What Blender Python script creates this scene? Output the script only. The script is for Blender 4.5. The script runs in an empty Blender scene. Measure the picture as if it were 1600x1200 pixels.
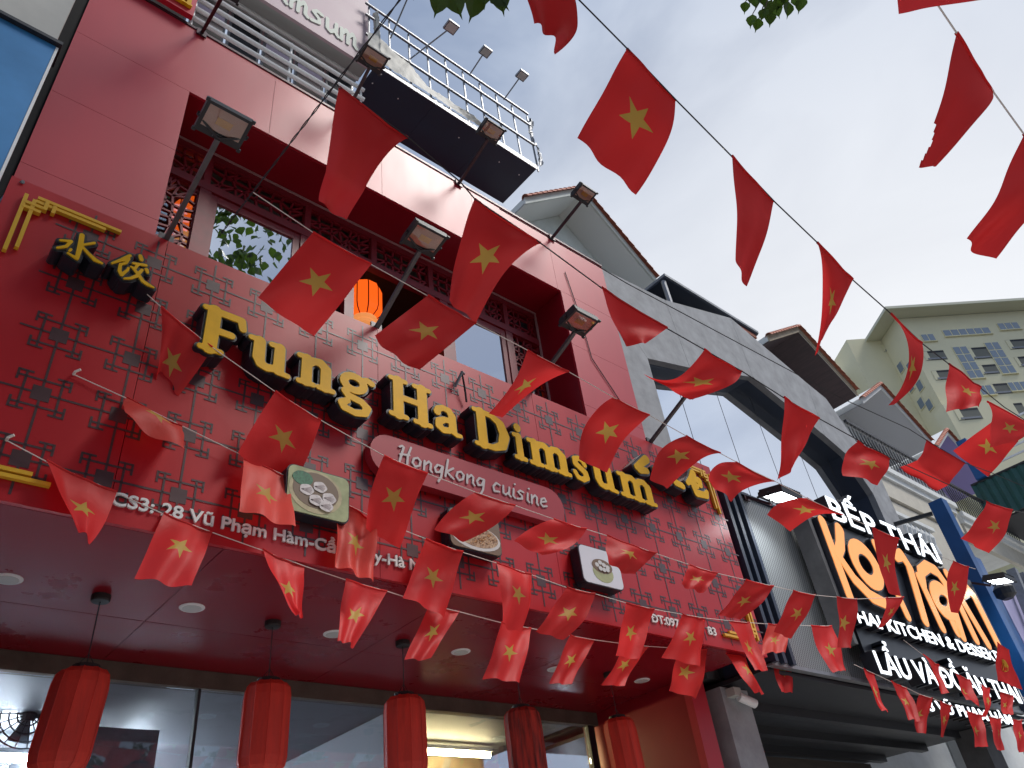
import bpy, bmesh, math, random
import numpy as np
from mathutils import Vector, Matrix
from mathutils.geometry import tessellate_polygon, delaunay_2d_cdt
random.seed(7)
SC = bpy.context.scene
COL = SC.collection

# ------------------------------------------------------------------ camera
CAM = np.array([0.0, 0.0, 1.6])
FPX = 1202.0                      # focal length in pixels of a 1600 px wide frame
def _n(v):
    v = np.array(v, float); return v / np.linalg.norm(v)
_up = _n([-0.11246667, 0.79559565, -0.59529724])       # world Z in camera axes
_ax = np.array([0.75854679, -0.31823738, -0.56862267]) # world X in camera axes
_ax = _n(_ax - _up * (_ax @ _up))
_ay = np.cross(_up, _ax)
RW = np.array([_ax, _ay, _up])                         # world = RW @ cam
cam_d = bpy.data.cameras.new('camera'); cam = bpy.data.objects.new('camera', cam_d); COL.objects.link(cam)
cam_d.sensor_width = 36.0; cam_d.lens = FPX / 1600 * 36; cam_d.clip_start = 0.05; cam_d.clip_end = 2000
cam.matrix_world = Matrix.Translation(Vector(CAM)) @ Matrix(RW.tolist()).to_4x4()
SC.camera = cam

# ------------------------------------------------------------------ sky, sun, exposure
SUN = _n([0.85, -1.0, 1.78])
w = bpy.data.worlds.new('World'); SC.world = w; w.use_nodes = True
nt = w.node_tree; nt.nodes.clear()
def wn(t, **k):
    n = nt.nodes.new(t)
    for a, b in k.items(): setattr(n, a, b)
    return n
out = wn('ShaderNodeOutputWorld'); bg = wn('ShaderNodeBackground'); bg.inputs[1].default_value = 0.10
sky = wn('ShaderNodeTexSky', sky_type='NISHITA', sun_disc=False)
sky.sun_elevation = math.asin(SUN[2]); sky.sun_rotation = math.atan2(SUN[0], SUN[1])
tc = wn('ShaderNodeTexCoord'); mp = wn('ShaderNodeMapping'); mp.inputs['Scale'].default_value = (1.6, 1.0, 2.6); mp.inputs['Rotation'].default_value = (0.3, 0.2, 0.6)
nz = wn('ShaderNodeTexNoise'); nz.inputs['Scale'].default_value = 2.0; nz.inputs['Detail'].default_value = 6; nz.inputs['Roughness'].default_value = 0.5; nz.inputs['Distortion'].default_value = 0.4
rp = wn('ShaderNodeValToRGB')
rp.color_ramp.elements[0].position = 0.42; rp.color_ramp.elements[0].color = (1.62, 2.02, 2.85, 1)
rp.color_ramp.elements[1].position = 0.59; rp.color_ramp.elements[1].color = (2.85, 3.25, 4.0, 1)
dt = wn('ShaderNodeVectorMath', operation='DOT_PRODUCT'); dt.inputs[1].default_value = tuple(_n([0.93, 0.22, 0.36]))
nrm = wn('ShaderNodeVectorMath', operation='NORMALIZE')
gl = wn('ShaderNodeMapRange'); gl.inputs['From Min'].default_value = 0.74; gl.inputs['From Max'].default_value = 1.0; gl.inputs['To Min'].default_value = 0.0; gl.inputs['To Max'].default_value = 0.9
gm = wn('ShaderNodeMix', data_type='RGBA'); gm.inputs['B'].default_value = (5.6, 5.6, 5.6, 1)
mx = wn('ShaderNodeMix', data_type='RGBA'); mx.inputs['Factor'].default_value = 0.94
L = nt.links.new
L(tc.outputs['Generated'], mp.inputs[0]); L(mp.outputs[0], nz.inputs['Vector']); L(nz.outputs['Fac'], rp.inputs[0])
L(tc.outputs['Generated'], nrm.inputs[0]); L(nrm.outputs[0], dt.inputs[0]); L(dt.outputs['Value'], gl.inputs['Value'])
L(gl.outputs[0], gm.inputs['Factor']); L(rp.outputs[0], gm.inputs['A'])
L(sky.outputs[0], mx.inputs['A']); L(gm.outputs['Result'], mx.inputs['B'])
L(mx.outputs['Result'], bg.inputs[0]); L(bg.outputs[0], out.inputs[0])
sd = bpy.data.lights.new('sun', 'SUN'); sd.energy = 1.45; sd.angle = math.radians(18); sd.color = (1.0, 0.96, 0.9)
so = bpy.data.objects.new('sun', sd); COL.objects.link(so)
so.rotation_euler = Vector(-SUN).to_track_quat('-Z', 'Y').to_euler()
SC.view_settings.view_transform = 'Standard'; SC.view_settings.look = 'None'; SC.view_settings.gamma = 1.0
SC.view_settings.use_curve_mapping = False; SC.view_settings.exposure = 0.9
SC.cycles.use_denoising = True; SC.cycles.max_bounces = 8; SC.cycles.transparent_max_bounces = 12
SC.cycles.sample_clamp_indirect = 6.0; SC.cycles.caustics_reflective = False; SC.cycles.caustics_refractive = False

# ------------------------------------------------------------------ pixel -> world
def ray(p):
    return _n(RW @ np.array([p[0] - 800.0, -(p[1] - 600.0), -FPX]))
def PY(p, y): d = ray(p); return CAM + d * (y - CAM[1]) / d[1]
def PZ(p, z): d = ray(p); return CAM + d * (z - CAM[2]) / d[2]
def PX(p, x): d = ray(p); return CAM + d * (x - CAM[0]) / d[0]
def PD(p, dist): return CAM + ray(p) * dist

# ------------------------------------------------------------------ materials
MATS = {}
def mat(name, col, rough=0.6, metal=0.0, spec=0.5, var=0.0, vscale=4.0, bump=0.0, bscale=40.0, emit=None, estr=0.0, coat=0.0, cior=1.5, crough=0.12, stretch=None, var2=None):
    if name in MATS: return MATS[name]
    m = bpy.data.materials.new(name); m.use_nodes = True
    t = m.node_tree; b = t.nodes['Principled BSDF']
    b.inputs['Base Color'].default_value = (*col, 1); b.inputs['Roughness'].default_value = rough
    b.inputs['Metallic'].default_value = metal; b.inputs['Specular IOR Level'].default_value = spec
    b.inputs['Coat Weight'].default_value = coat; b.inputs['Coat Roughness'].default_value = crough; b.inputs['Coat IOR'].default_value = cior
    if emit: b.inputs['Emission Color'].default_value = (*emit, 1); b.inputs['Emission Strength'].default_value = estr
    if var > 0 or bump > 0:
        tcn = t.nodes.new('ShaderNodeTexCoord'); mpn = t.nodes.new('ShaderNodeMapping')
        if stretch: mpn.inputs['Scale'].default_value = stretch
        t.links.new(tcn.outputs['Object'], mpn.inputs[0])
    if var > 0:
        n = t.nodes.new('ShaderNodeTexNoise'); n.inputs['Scale'].default_value = vscale; n.inputs['Detail'].default_value = 7; n.inputs['Roughness'].default_value = 0.62
        r = t.nodes.new('ShaderNodeValToRGB')
        c0 = tuple(max(0, c * (1 - var)) for c in col); c1 = var2 if var2 else tuple(min(1, c * (1 + var)) for c in col)
        r.color_ramp.elements[0].position = 0.32; r.color_ramp.elements[0].color = (*c0, 1)
        r.color_ramp.elements[1].position = 0.68; r.color_ramp.elements[1].color = (*c1, 1)
        t.links.new(mpn.outputs[0], n.inputs['Vector']); t.links.new(n.outputs['Fac'], r.inputs[0]); t.links.new(r.outputs[0], b.inputs['Base Color'])
        ru = t.nodes.new('ShaderNodeMapRange'); ru.inputs['To Min'].default_value = max(0.02, rough - 0.08); ru.inputs['To Max'].default_value = min(1, rough + 0.1)
        t.links.new(n.outputs['Fac'], ru.inputs['Value']); t.links.new(ru.outputs[0], b.inputs['Roughness'])
    if bump > 0:
        n2 = t.nodes.new('ShaderNodeTexNoise'); n2.inputs['Scale'].default_value = bscale; n2.inputs['Detail'].default_value = 4
        bp = t.nodes.new('ShaderNodeBump'); bp.inputs['Strength'].default_value = bump; bp.inputs['Distance'].default_value = 0.01
        t.links.new(mpn.outputs[0], n2.inputs['Vector']); t.links.new(n2.outputs['Fac'], bp.inputs['Height']); t.links.new(bp.outputs[0], b.inputs['Normal'])
    MATS[name] = m; return m
def glass_mat(name, refl, tint=(1, 1, 1), rough=0.0, span=0.6):
    m = bpy.data.materials.new(name); m.use_nodes = True; t = m.node_tree; t.nodes.clear()
    o = t.nodes.new('ShaderNodeOutputMaterial'); a = t.nodes.new('ShaderNodeBsdfTransparent'); g = t.nodes.new('ShaderNodeBsdfGlossy'); x = t.nodes.new('ShaderNodeMixShader')
    fr = t.nodes.new('ShaderNodeLayerWeight'); fr.inputs[0].default_value = 0.35
    mr = t.nodes.new('ShaderNodeMapRange'); mr.inputs['To Min'].default_value = refl; mr.inputs['To Max'].default_value = min(1, refl + span)
    a.inputs[0].default_value = (*tint, 1); g.inputs[0].default_value = (0.95, 0.97, 1, 1); g.inputs[1].default_value = rough
    t.links.new(fr.outputs['Fresnel'], mr.inputs['Value']); t.links.new(mr.outputs[0], x.inputs[0])
    t.links.new(a.outputs[0], x.inputs[1]); t.links.new(g.outputs[0], x.inputs[2]); t.links.new(x.outputs[0], o.inputs[0])
    MATS[name] = m; return m
def emis_mat(name, col, strength):
    m = bpy.data.materials.new(name); m.use_nodes = True; t = m.node_tree; t.nodes.clear()
    o = t.nodes.new('ShaderNodeOutputMaterial'); e = t.nodes.new('ShaderNodeEmission'); e.inputs[0].default_value = (*col, 1); e.inputs[1].default_value = strength
    t.links.new(e.outputs[0], o.inputs[0]); MATS[name] = m; return m

M_red = mat('red_aluminium_panel', (0.45, 0.014, 0.030), 0.42, spec=0.55, var=0.08, vscale=1.2, stretch=(1, 1, 0.25))
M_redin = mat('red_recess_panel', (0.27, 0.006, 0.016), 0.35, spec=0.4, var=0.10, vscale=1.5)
M_sign = mat('red_sign_sheet', (0.42, 0.008, 0.014), 0.36, spec=0.42, var=0.10, vscale=1.6, stretch=(1, 1, 0.12))
M_lat = mat('grey_lattice_film', (0.062, 0.022, 0.026), 0.38, metal=0.12, spec=0.7, var=0.12, vscale=6)
M_pill = mat('red_plaque', (0.34, 0.022, 0.034), 0.42, spec=0.4)
M_black = mat('black_letter_side', (0.012, 0.014, 0.022), 0.35)
M_yellow = mat('yellow_acrylic', (0.74, 0.40, 0.008), 0.42, spec=0.15, var=0.08, vscale=9)
M_trim = mat('letter_trim', (0.10, 0.10, 0.09), 0.3, metal=0.6)
M_gold = mat('gold_strip', (0.72, 0.40, 0.03), 0.3)
M_white = mat('white_letter', (0.75, 0.74, 0.72), 0.45)
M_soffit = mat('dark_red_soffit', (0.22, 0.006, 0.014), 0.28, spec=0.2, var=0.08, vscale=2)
M_header = mat('grimy_header', (0.10, 0.075, 0.06), 0.7, var=0.3, vscale=5)
M_dark = mat('dark_metal', (0.018, 0.018, 0.022), 0.45, var=0.2, vscale=10)
M_arm = mat('floodlight_arm', (0.10, 0.09, 0.095), 0.4, metal=0.5, var=0.2, vscale=12)
M_armred = mat('floodlight_arm_brown', (0.055, 0.025, 0.03), 0.4, metal=0.3, var=0.2, vscale=12)
M_lens = mat('floodlight_glass', (0.30, 0.20, 0.17), 0.22, spec=0.6)
M_refl = mat('floodlight_reflector', (0.60, 0.45, 0.40), 0.45)
M_chip = mat('led_chip', (0.75, 0.50, 0.10), 0.5)
M_frame = mat('red_window_frame', (0.20, 0.012, 0.02), 0.4, var=0.2, vscale=6)
M_framel = mat('pale_edge_trim', (0.42, 0.24, 0.24), 0.5)
M_lattdark = mat('red_carved_screen', (0.22, 0.006, 0.015), 0.45)
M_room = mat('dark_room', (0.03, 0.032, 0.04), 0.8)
M_conc = mat('grey_concrete_render', (0.31, 0.315, 0.33), 0.8, var=0.22, vscale=3.2, bump=0.25, bscale=14)
M_concd = mat('dark_concrete', (0.10, 0.10, 0.105), 0.75, var=0.25, vscale=4)
M_navy = mat('navy_panel', (0.016, 0.026, 0.052), 0.55, var=0.12, vscale=2)
M_whitepaint = mat('white_paint', (0.82, 0.83, 0.84), 0.5, var=0.06, vscale=5)
M_wall = mat('white_render_wall', (0.74, 0.77, 0.72), 0.8, var=0.08, vscale=2.5, bump=0.1, bscale=30)
M_tile = mat('terracotta_tile', (0.42, 0.14, 0.085), 0.7, var=0.25, vscale=9)
M_steel = mat('grey_steel', (0.22, 0.23, 0.25), 0.45, metal=0.5, var=0.15, vscale=12)
M_pinkb = mat('pink_banner', (0.52, 0.38, 0.42), 0.55, var=0.07, vscale=3)
M_blue = mat('blue_billboard', (0.045, 0.22, 0.50), 0.3, spec=0.6, var=0.15, vscale=1.3)
M_beige = mat('beige_board', (0.46, 0.45, 0.42), 0.6, var=0.06)
M_string = mat('white_cord', (0.75, 0.66, 0.6), 0.8)
M_stringd = mat('dark_cord', (0.03, 0.028, 0.03), 0.7)
M_glassw = glass_mat('window_glass', 0.74)
M_glasss = glass_mat('shop_glass', 0.03, (0.85, 0.9, 0.95), span=0.35)
M_orange = emis_mat('lit_tube', (0.9, 0.95, 1.0), 110.0)

# ------------------------------------------------------------------ object helpers
def link(o, parent=None):
    COL.objects.link(o)
    if parent is not None:
        o.parent = parent
        o.matrix_parent_inverse = Matrix.Translation(-Vector(world_loc(parent)))
    return o
WL = {}
def world_loc(o): return WL.get(o.name, (0, 0, 0))
def tag(o, label=None, cat=None, group=None, kind=None):
    if label: o['label'] = label
    if cat: o['category'] = cat
    if group: o['group'] = group
    if kind: o['kind'] = kind
    return o
def thing(name, loc, label, cat, group=None):
    o = bpy.data.objects.new(name, None); o.location = tuple(float(c) for c in loc); o.empty_display_size = 0.1
    COL.objects.link(o); WL[o.name] = tuple(float(c) for c in loc)
    return tag(o, label, cat, group)
def mesh_obj(name, verts, faces, m, parent=None, smooth=False):
    me = bpy.data.meshes.new(name)
    me.from_pydata([tuple(map(float, v)) for v in verts], [], [tuple(f) for f in faces])
    me.materials.append(m)
    if smooth: me.polygons.foreach_set('use_smooth', [True] * len(me.polygons))
    me.update()
    return link(bpy.data.objects.new(name, me), parent)
def copy_obj(src, parent, loc=(0, 0, 0)):
    o = src.copy(); COL.objects.link(o); o.parent = parent; o.matrix_parent_inverse = src.matrix_parent_inverse; o.location = loc
    return o
def split_letters(mb):
    n = len(mb.v); par = list(range(n))
    def fd(i):
        while par[i] != i: par[i] = par[par[i]]; i = par[i]
        return i
    key = {}
    for i, v in enumerate(mb.v):
        k = (round(v[0], 5), round(v[2], 5))
        if k in key: par[fd(i)] = fd(key[k])
        else: key[k] = i
    for f in mb.f:
        for i in f[1:]: par[fd(i)] = fd(f[0])
    comp = {}
    for fi, f in enumerate(mb.f): comp.setdefault(fd(f[0]), []).append(fi)
    items = []
    for fl in comp.values():
        xs_ = [mb.v[i][0] for fi in fl for i in mb.f[fi]]; items.append([min(xs_), max(xs_), fl])
    items.sort(key=lambda q: q[0]); out_ = []
    for it in items:
        if out_ and it[0] < out_[-1][1] - .35 * min(it[1] - it[0], out_[-1][1] - out_[-1][0]): out_[-1][1] = max(out_[-1][1], it[1]); out_[-1][2] += it[2]
        else: out_.append(it)
    res = []
    for a, b, fl in out_:
        m = MB(); ix = {}
        for fi in fl:
            g_ = []
            for i in mb.f[fi]:
                if i not in ix: ix[i] = len(m.v); m.v.append(mb.v[i])
                g_.append(ix[i])
            m.f.append(tuple(g_))
        res.append(m)
    return res
class MB:
    def __init__(s): s.v = []; s.f = []
    def add(s, vs, fs):
        b = len(s.v); s.v += [tuple(map(float, v)) for v in vs]; s.f += [tuple(b + i for i in f) for f in fs]; return s
    def box(s, x0, x1, y0, y1, z0, z1):
        return s.add([(x0, y0, z0), (x1, y0, z0), (x1, y1, z0), (x0, y1, z0), (x0, y0, z1), (x1, y0, z1), (x1, y1, z1), (x0, y1, z1)],
                     [(0, 3, 2, 1), (4, 5, 6, 7), (0, 1, 5, 4), (1, 2, 6, 5), (2, 3, 7, 6), (3, 0, 4, 7)])
    def hexa(s, lo, hi):   # two quads of 4 points (same winding)
        return s.add(list(lo) + list(hi), [(0, 3, 2, 1), (4, 5, 6, 7), (0, 1, 5, 4), (1, 2, 6, 5), (2, 3, 7, 6), (3, 0, 4, 7)])
    def prism(s, poly, y0, y1):   # polygon in x,z
        n = len(poly); tri = tessellate_polygon([[Vector((p[0], p[1], 0)) for p in poly]])
        vs = [(p[0], y0, p[1]) for p in poly] + [(p[0], y1, p[1]) for p in poly]
        return s.add(vs, [tuple(t) for t in tri] + [tuple(n + i for i in t[::-1]) for t in tri] + [(i, (i + 1) % n, n + (i + 1) % n, n + i) for i in range(n)])
    def bar(s, a, b, wd, ht=None, up=(0, 0, 1)):
        a = np.array(a, float); b = np.array(b, float); ht = wd if ht is None else ht
        d = _n(b - a); u = np.array(up, float)
        if abs(d @ u) > 0.98: u = np.array([1.0, 0, 0])
        sx = _n(np.cross(d, u)) * wd / 2; sz = _n(np.cross(sx, d)) * ht / 2
        q = [-sx - sz, sx - sz, sx + sz, -sx + sz]
        return s.hexa([a + k for k in q], [b + k for k in q])
    def tube(s, pts, r, n=6, cap=True):
        pts = [np.array(p, float) for p in pts]; rs = r if hasattr(r, '__len__') else [r] * len(pts)
        base = len(s.v); u = None
        for i, p in enumerate(pts):
            d = _n(pts[min(i + 1, len(pts) - 1)] - pts[max(i - 1, 0)])
            if u is None: u = _n(np.cross(d, [0, 0, 1] if abs(d[2]) < 0.95 else [1, 0, 0]))
            u = _n(u - d * (u @ d)); v = np.cross(d, u)
            for k in range(n):
                a = 2 * math.pi * k / n; s.v.append(tuple(p + (u * math.cos(a) + v * math.sin(a)) * rs[i]))
        for i in range(len(pts) - 1):
            for k in range(n):
                a = base + i * n + k; b = base + i * n + (k + 1) % n; s.f.append((a, b, b + n, a + n))
        if cap:
            s.f.append(tuple(base + k for k in range(n))[::-1]); s.f.append(tuple(base + (len(pts) - 1) * n + k for k in range(n)))
        return s
    def lathe(s, prof, c, n=20, ribs=None):
        base = len(s.v)
        for (r, z) in prof:
            for k in range(n):
                a = 2 * math.pi * k / n; rr = r * (1 if ribs is None else (1 - ribs * (k % 2)))
                s.v.append((c[0] + rr * math.cos(a), c[1] + rr * math.sin(a), c[2] + z))
        for i in range(len(prof) - 1):
            for k in range(n):
                a = base + i * n + k; b = base + i * n + (k + 1) % n; s.f.append((a, b, b + n, a + n))
        s.f.append(tuple(base + k for k in range(n))[::-1]); s.f.append(tuple(base + (len(prof) - 1) * n + k for k in range(n)))
        return s
    def build(s, name, m, parent=None, smooth=False): return mesh_obj(name, s.v, s.f, m, parent, smooth)
def box(name, x0, x1, y0, y1, z0, z1, m, parent=None): return MB().box(x0, x1, y0, y1, z0, z1).build(name, m, parent)
def struct(o): o['kind'] = 'structure'; return o

# ---- glyphs: union of tapered strokes -> outline -> solid
def stroke_sdf(strokes, X, Y):
    D = np.full(X.shape, 1e9)
    for pts in strokes:
        for (x0, y0, w0), (x1, y1, w1) in zip(pts[:-1], pts[1:]):
            dx, dy = x1 - x0, y1 - y0; l2 = dx * dx + dy * dy + 1e-12
            t = np.clip(((X - x0) * dx + (Y - y0) * dy) / l2, 0, 1)
            D = np.minimum(D, np.hypot(X - x0 - t * dx, Y - y0 - t * dy) - (w0 + t * (w1 - w0)) / 2)
    return D
def outline(strokes, off, res):
    xs = [p[0] for s in strokes for p in s]; ys = [p[1] for s in strokes for p in s]; mw = max(p[2] for s in strokes for p in s) / 2 + off + 3 * res
    gx = np.arange(min(xs) - mw, max(xs) + mw + res, res); gy = np.arange(min(ys) - mw, max(ys) + mw + res, res)
    X, Y = np.meshgrid(gx, gy, indexing='ij'); F = stroke_sdf(strokes, X, Y) - off
    F[np.abs(F) < 1e-7] = 1e-7
    seg = {}
    def ip(i0, j0, i1, j1):
        a, b = F[i0, j0], F[i1, j1]; t = a / (a - b)
        return (gx[i0] + t * (gx[i1] - gx[i0]), gy[j0] + t * (gy[j1] - gy[j0]))
    I = F < 0
    c = I[:-1, :-1].astype(int) + 2 * I[1:, :-1] + 4 * I[1:, 1:] + 8 * I[:-1, 1:]
    for i, j in zip(*np.nonzero((c > 0) & (c < 15))):
        k = c[i, j]
        e = {'b': ('h', i, j), 'r': ('v', i + 1, j), 't': ('h', i, j + 1), 'l': ('v', i, j)}
        P = {'b': lambda: ip(i, j, i + 1, j), 'r': lambda: ip(i + 1, j, i + 1, j + 1), 't': lambda: ip(i, j + 1, i + 1, j + 1), 'l': lambda: ip(i, j, i, j + 1)}
        T = {1: ['bl'], 2: ['rb'], 3: ['rl'], 4: ['tr'], 5: ['bl', 'tr'], 6: ['tb'], 7: ['tl'], 8: ['lt'], 9: ['bt'], 10: ['rb', 'lt'], 11: ['rt'], 12: ['lr'], 13: ['br'], 14: ['lb']}[k]
        for a in T: seg[e[a[0]]] = (e[a[1]], P[a[0]]())
    loops = []
    while seg:
        k0 = next(iter(seg)); lp = []; k = k0
        while k in seg:
            nx, p = seg.pop(k); lp.append(p); k = nx
        if len(lp) > 5: loops.append(simplify(lp, res * 0.18))
    return loops
def simplify(lp, tol):
    P = np.array(lp); n = len(P); far = int(np.argmax(np.hypot(*(P - P[0]).T)))
    def dp(a, b):
        if b <= a + 1: return [a]
        q = P[a:b + 1] if b < n else np.vstack([P[a:], P[:1]])
        d = q[-1] - q[0]; l = np.hypot(*d) + 1e-12
        dist = np.abs((q[:, 0] - q[0, 0]) * d[1] - (q[:, 1] - q[0, 1]) * d[0]) / l
        k = int(np.argmax(dist))
        if dist[k] < tol: return [a]
        return dp(a, a + k) + dp(a + k, b)
    idx = dp(0, far) + dp(far, n)
    return [tuple(P[i % n]) for i in idx]
def solid(mb, loops, mapf, y0, y1):   # loops in 2D, mapf(x,y)->(X,Z); front at y0
    flat = [p for lp in loops for p in lp]; n = len(flat); edges = []; o = 0
    for lp in loops:
        k = len(lp); edges += [(o + i, o + (i + 1) % k) for i in range(k)]; o += k
    cv, _e, cf, ov, _oe, _of = delaunay_2d_cdt([Vector(p) for p in flat], edges, [], 0, 1e-7)
    P0 = np.array(flat); Q0 = np.array([flat[e[1]] for e in edges]); fs = []
    vs = [(mapf(*p)[0], y0, mapf(*p)[1]) for p in flat] + [(mapf(*p)[0], y1, mapf(*p)[1]) for p in flat]
    for t in cf:
        c = sum((cv[i] for i in t), Vector((0, 0))) / 3
        cr = ((P0[:, 1] > c.y) != (Q0[:, 1] > c.y)); xx = P0[:, 0] + (c.y - P0[:, 1]) / np.where(cr, Q0[:, 1] - P0[:, 1], 1) * (Q0[:, 0] - P0[:, 0])
        if not (np.count_nonzero(cr & (xx > c.x)) % 2): continue
        t = [ov[i][0] if ov[i] else None for i in t]
        if None in t: continue
        a, b, c = (flat[i] for i in t)
        if (b[0] - a[0]) * (c[1] - a[1]) - (b[1] - a[1]) * (c[0] - a[0]) < 0: t = t[::-1]
        fs.append(tuple(t)); fs.append(tuple(n + i for i in t[::-1]))
    o = 0
    for lp in loops:
        k = len(lp); fs += [(o + i, n + o + i, n + o + (i + 1) % k, o + (i + 1) % k) for i in range(k)]; o += k
    mb.add(vs, fs)
def text_mesh(mb, s, x0, x1, z0, h, yf, yb, offset=0.0, shear=0.0, cap=None):
    cu = bpy.data.curves.new('text', 'FONT'); cu.body = s; cu.resolution_u = 4; cu.offset = offset; cu.shear = shear; cu.extrude = 0.5
    o = bpy.data.objects.new('text', cu); COL.objects.link(o)
    dg = bpy.context.evaluated_depsgraph_get(); me = bpy.data.meshes.new_from_object(o.evaluated_get(dg))
    n = len(me.vertices); co = np.zeros(n * 3); me.vertices.foreach_get('co', co); co = co.reshape(-1, 3)
    mnx, mxx = co[:, 0].min(), co[:, 0].max(); caph = 0.73 if cap is None else cap
    X = x0 + (co[:, 0] - mnx) / (mxx - mnx) * (x1 - x0); Z = z0 + co[:, 1] / caph * h; Y = np.where(co[:, 2] > 0, yf, yb)
    mb.add(np.stack([X, Y, Z], 1), [tuple(p.vertices) for p in me.polygons])
    bpy.data.objects.remove(o); bpy.data.curves.remove(cu); bpy.data.meshes.remove(me)
    return mb

# ================================================================== GROUND
M_road = mat('asphalt', (0.05, 0.05, 0.052), 0.85, var=0.25, vscale=3, bump=0.3, bscale=60)
M_pave = mat('grey_paving', (0.50, 0.49, 0.46), 0.8, var=0.2, vscale=4)
struct(box('road', -300, 300, -300, 400, -0.3, -0.14, M_road))
struct(box('pavement', -60, 80, -6.5, 6.9, -0.14, 0.0, M_pave))  # laid wide and pale to bounce light up onto the undersides

# ================================================================== RED RESTAURANT
YS, YF, YW = 4.0, 4.70, 5.22
SX0, SX1, SZ0, SZ1 = -0.05, 6.95, 3.65, 5.785
OX0, OX1, OZ1, TOPZ = 0.954, 5.85, 8.53, 9.57
bld = thing('restaurant_building', (3.4, 6.0, 0), 'red panelled restaurant building with a wide recessed upper window bay', 'building')
def panel(x0, x1, z0, z1, y0=YF, y1=YF + 0.03, m=None, name='cladding_panel', par=None):
    g = 0.002
    return box(name, x0 + g, x1 - g, y0, y1, z0 + g, z1 - g, m or M_red, par or bld)
zs = [5.2, 6.69, 7.62, OZ1, TOPZ]
for a, b in zip(zs[:-2], zs[1:-1]):
    panel(-0.05, OX0, a, b); panel(OX1, 6.9, a, b)
panel(-0.05, 1.757, OZ1, TOPZ)
xs = [1.757, 3.1, 4.45, 5.8, 6.9]
for a, b in zip(xs[:-1], xs[1:]): panel(a, b, OZ1, TOPZ)
box('joint_sealant', -0.048, 0.952, YF + 0.004, YF + 0.02, 5.2, TOPZ - .01, mat('pale_sealant', (.42, .16, .17), .6), bld)
box('joint_sealant', 0.956, 6.89, YF + 0.004, YF + 0.02, OZ1 + .006, TOPZ - .01, MATS['pale_sealant'], bld)
box('joint_sealant', 5.854, 6.89, YF + 0.004, YF + 0.02, 5.2, OZ1 + .004, MATS['pale_sealant'], bld)
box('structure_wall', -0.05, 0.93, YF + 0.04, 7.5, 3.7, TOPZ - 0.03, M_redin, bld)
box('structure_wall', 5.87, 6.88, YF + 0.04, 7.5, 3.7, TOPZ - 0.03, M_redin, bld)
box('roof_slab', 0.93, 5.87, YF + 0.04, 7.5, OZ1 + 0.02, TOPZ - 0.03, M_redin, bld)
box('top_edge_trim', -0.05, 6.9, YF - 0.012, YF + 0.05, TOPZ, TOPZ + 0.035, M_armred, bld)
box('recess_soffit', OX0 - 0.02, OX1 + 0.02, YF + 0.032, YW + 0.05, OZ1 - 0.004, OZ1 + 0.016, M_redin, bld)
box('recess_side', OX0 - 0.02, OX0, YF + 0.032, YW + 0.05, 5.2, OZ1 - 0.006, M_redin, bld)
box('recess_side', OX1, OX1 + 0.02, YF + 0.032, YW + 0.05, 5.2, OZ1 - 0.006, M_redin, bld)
# dark room behind
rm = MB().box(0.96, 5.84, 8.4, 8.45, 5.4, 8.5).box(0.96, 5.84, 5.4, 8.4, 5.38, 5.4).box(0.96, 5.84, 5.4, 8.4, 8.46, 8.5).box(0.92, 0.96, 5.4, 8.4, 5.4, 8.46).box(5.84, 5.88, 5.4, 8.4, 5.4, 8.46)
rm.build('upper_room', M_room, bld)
# pale trim round the window wall
box('pale_trim', OX0, OX1, YW - 0.02, YW + 0.0, 8.485, 8.512, M_framel, bld)
box('pale_trim', OX1 - 0.03, OX1 - 0.004, YW - 0.02, YW + 0.0, 5.4, 8.48, M_framel, bld)
# window frame timbers
def fr(x0, x1, z0, z1, y0=YW - 0.01, y1=YW + 0.07, name='frame_bar'): return box(name, x0, x1, y0, y1, z0, z1, M_frame, bld)
fr(OX0, OX1 - 0.03, 8.40, 8.484)
fr(OX0 + 0.002, OX1 - 0.032, 7.93, 8.03, YW - 0.015)
for x in (1.35, 2.42, 2.95, 4.03, 4.22, 5.24): fr(x, x + 0.11, 5.5, 7.928)
for x in (1.36, 2.45, 3.28, 4.07, 4.86, 5.25): fr(x, x + 0.07, 8.032, 8.398)
for x0, x1 in ((1.462, 2.418), (4.332, 5.238)):
    w_ = box('window_sash', x0, x0 + 0.075, YW + 0.005, YW + 0.05, 5.6, 7.926, M_frame, bld)
    box('sash_bar', x1 - 0.075, x1, YW + 0.005, YW + 0.05, 5.6, 7.926, M_frame, w_)
    box('sash_bar', x0 + 0.077, x1 - 0.077, YW + 0.005, YW + 0.05, 7.83, 7.924, M_frame, w_)
    box('pane', x0 + 0.07, x1 - 0.07, YW + 0.022, YW + 0.03, 5.6, 7.835, M_glassw, w_)
# carved screens: transom row and the two sides (irregular tracery)
def screen(x0, x1, z0, z1, seed, nx, nz):
    rnd = random.Random(seed); mb = MB(); y = YW + 0.03
    P = [[(x0 + (x1 - x0) * (i + (rnd.uniform(-.3, .3) if 0 < i < nx else 0)) / nx, z0 + (z1 - z0) * (j + (rnd.uniform(-.3, .3) if 0 < j < nz else 0)) / nz) for j in range(nz + 1)] for i in range(nx + 1)]
    for i in range(nx + 1):
        for j in range(nz + 1):
            for di, dj in ((1, 0), (0, 1), (1, 1)):
                if i + di <= nx and j + dj <= nz and (di + dj == 1 or rnd.random() < .35):
                    a, b = P[i][j], P[i + di][j + dj]; mb.bar((a[0], y, a[1]), (b[0], y, b[1]), 0.022, 0.026, up=(0, 1, 0))
    mb.build('carved_screen', M_lattdark, bld)
for a, b in ((1.43, 2.45), (2.52, 3.28), (3.35, 4.07), (4.14, 4.86), (4.93, 5.25)): screen(a, b, 8.03, 8.40, int(a * 100), max(3, int((b - a) / .12)), 3)
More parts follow.
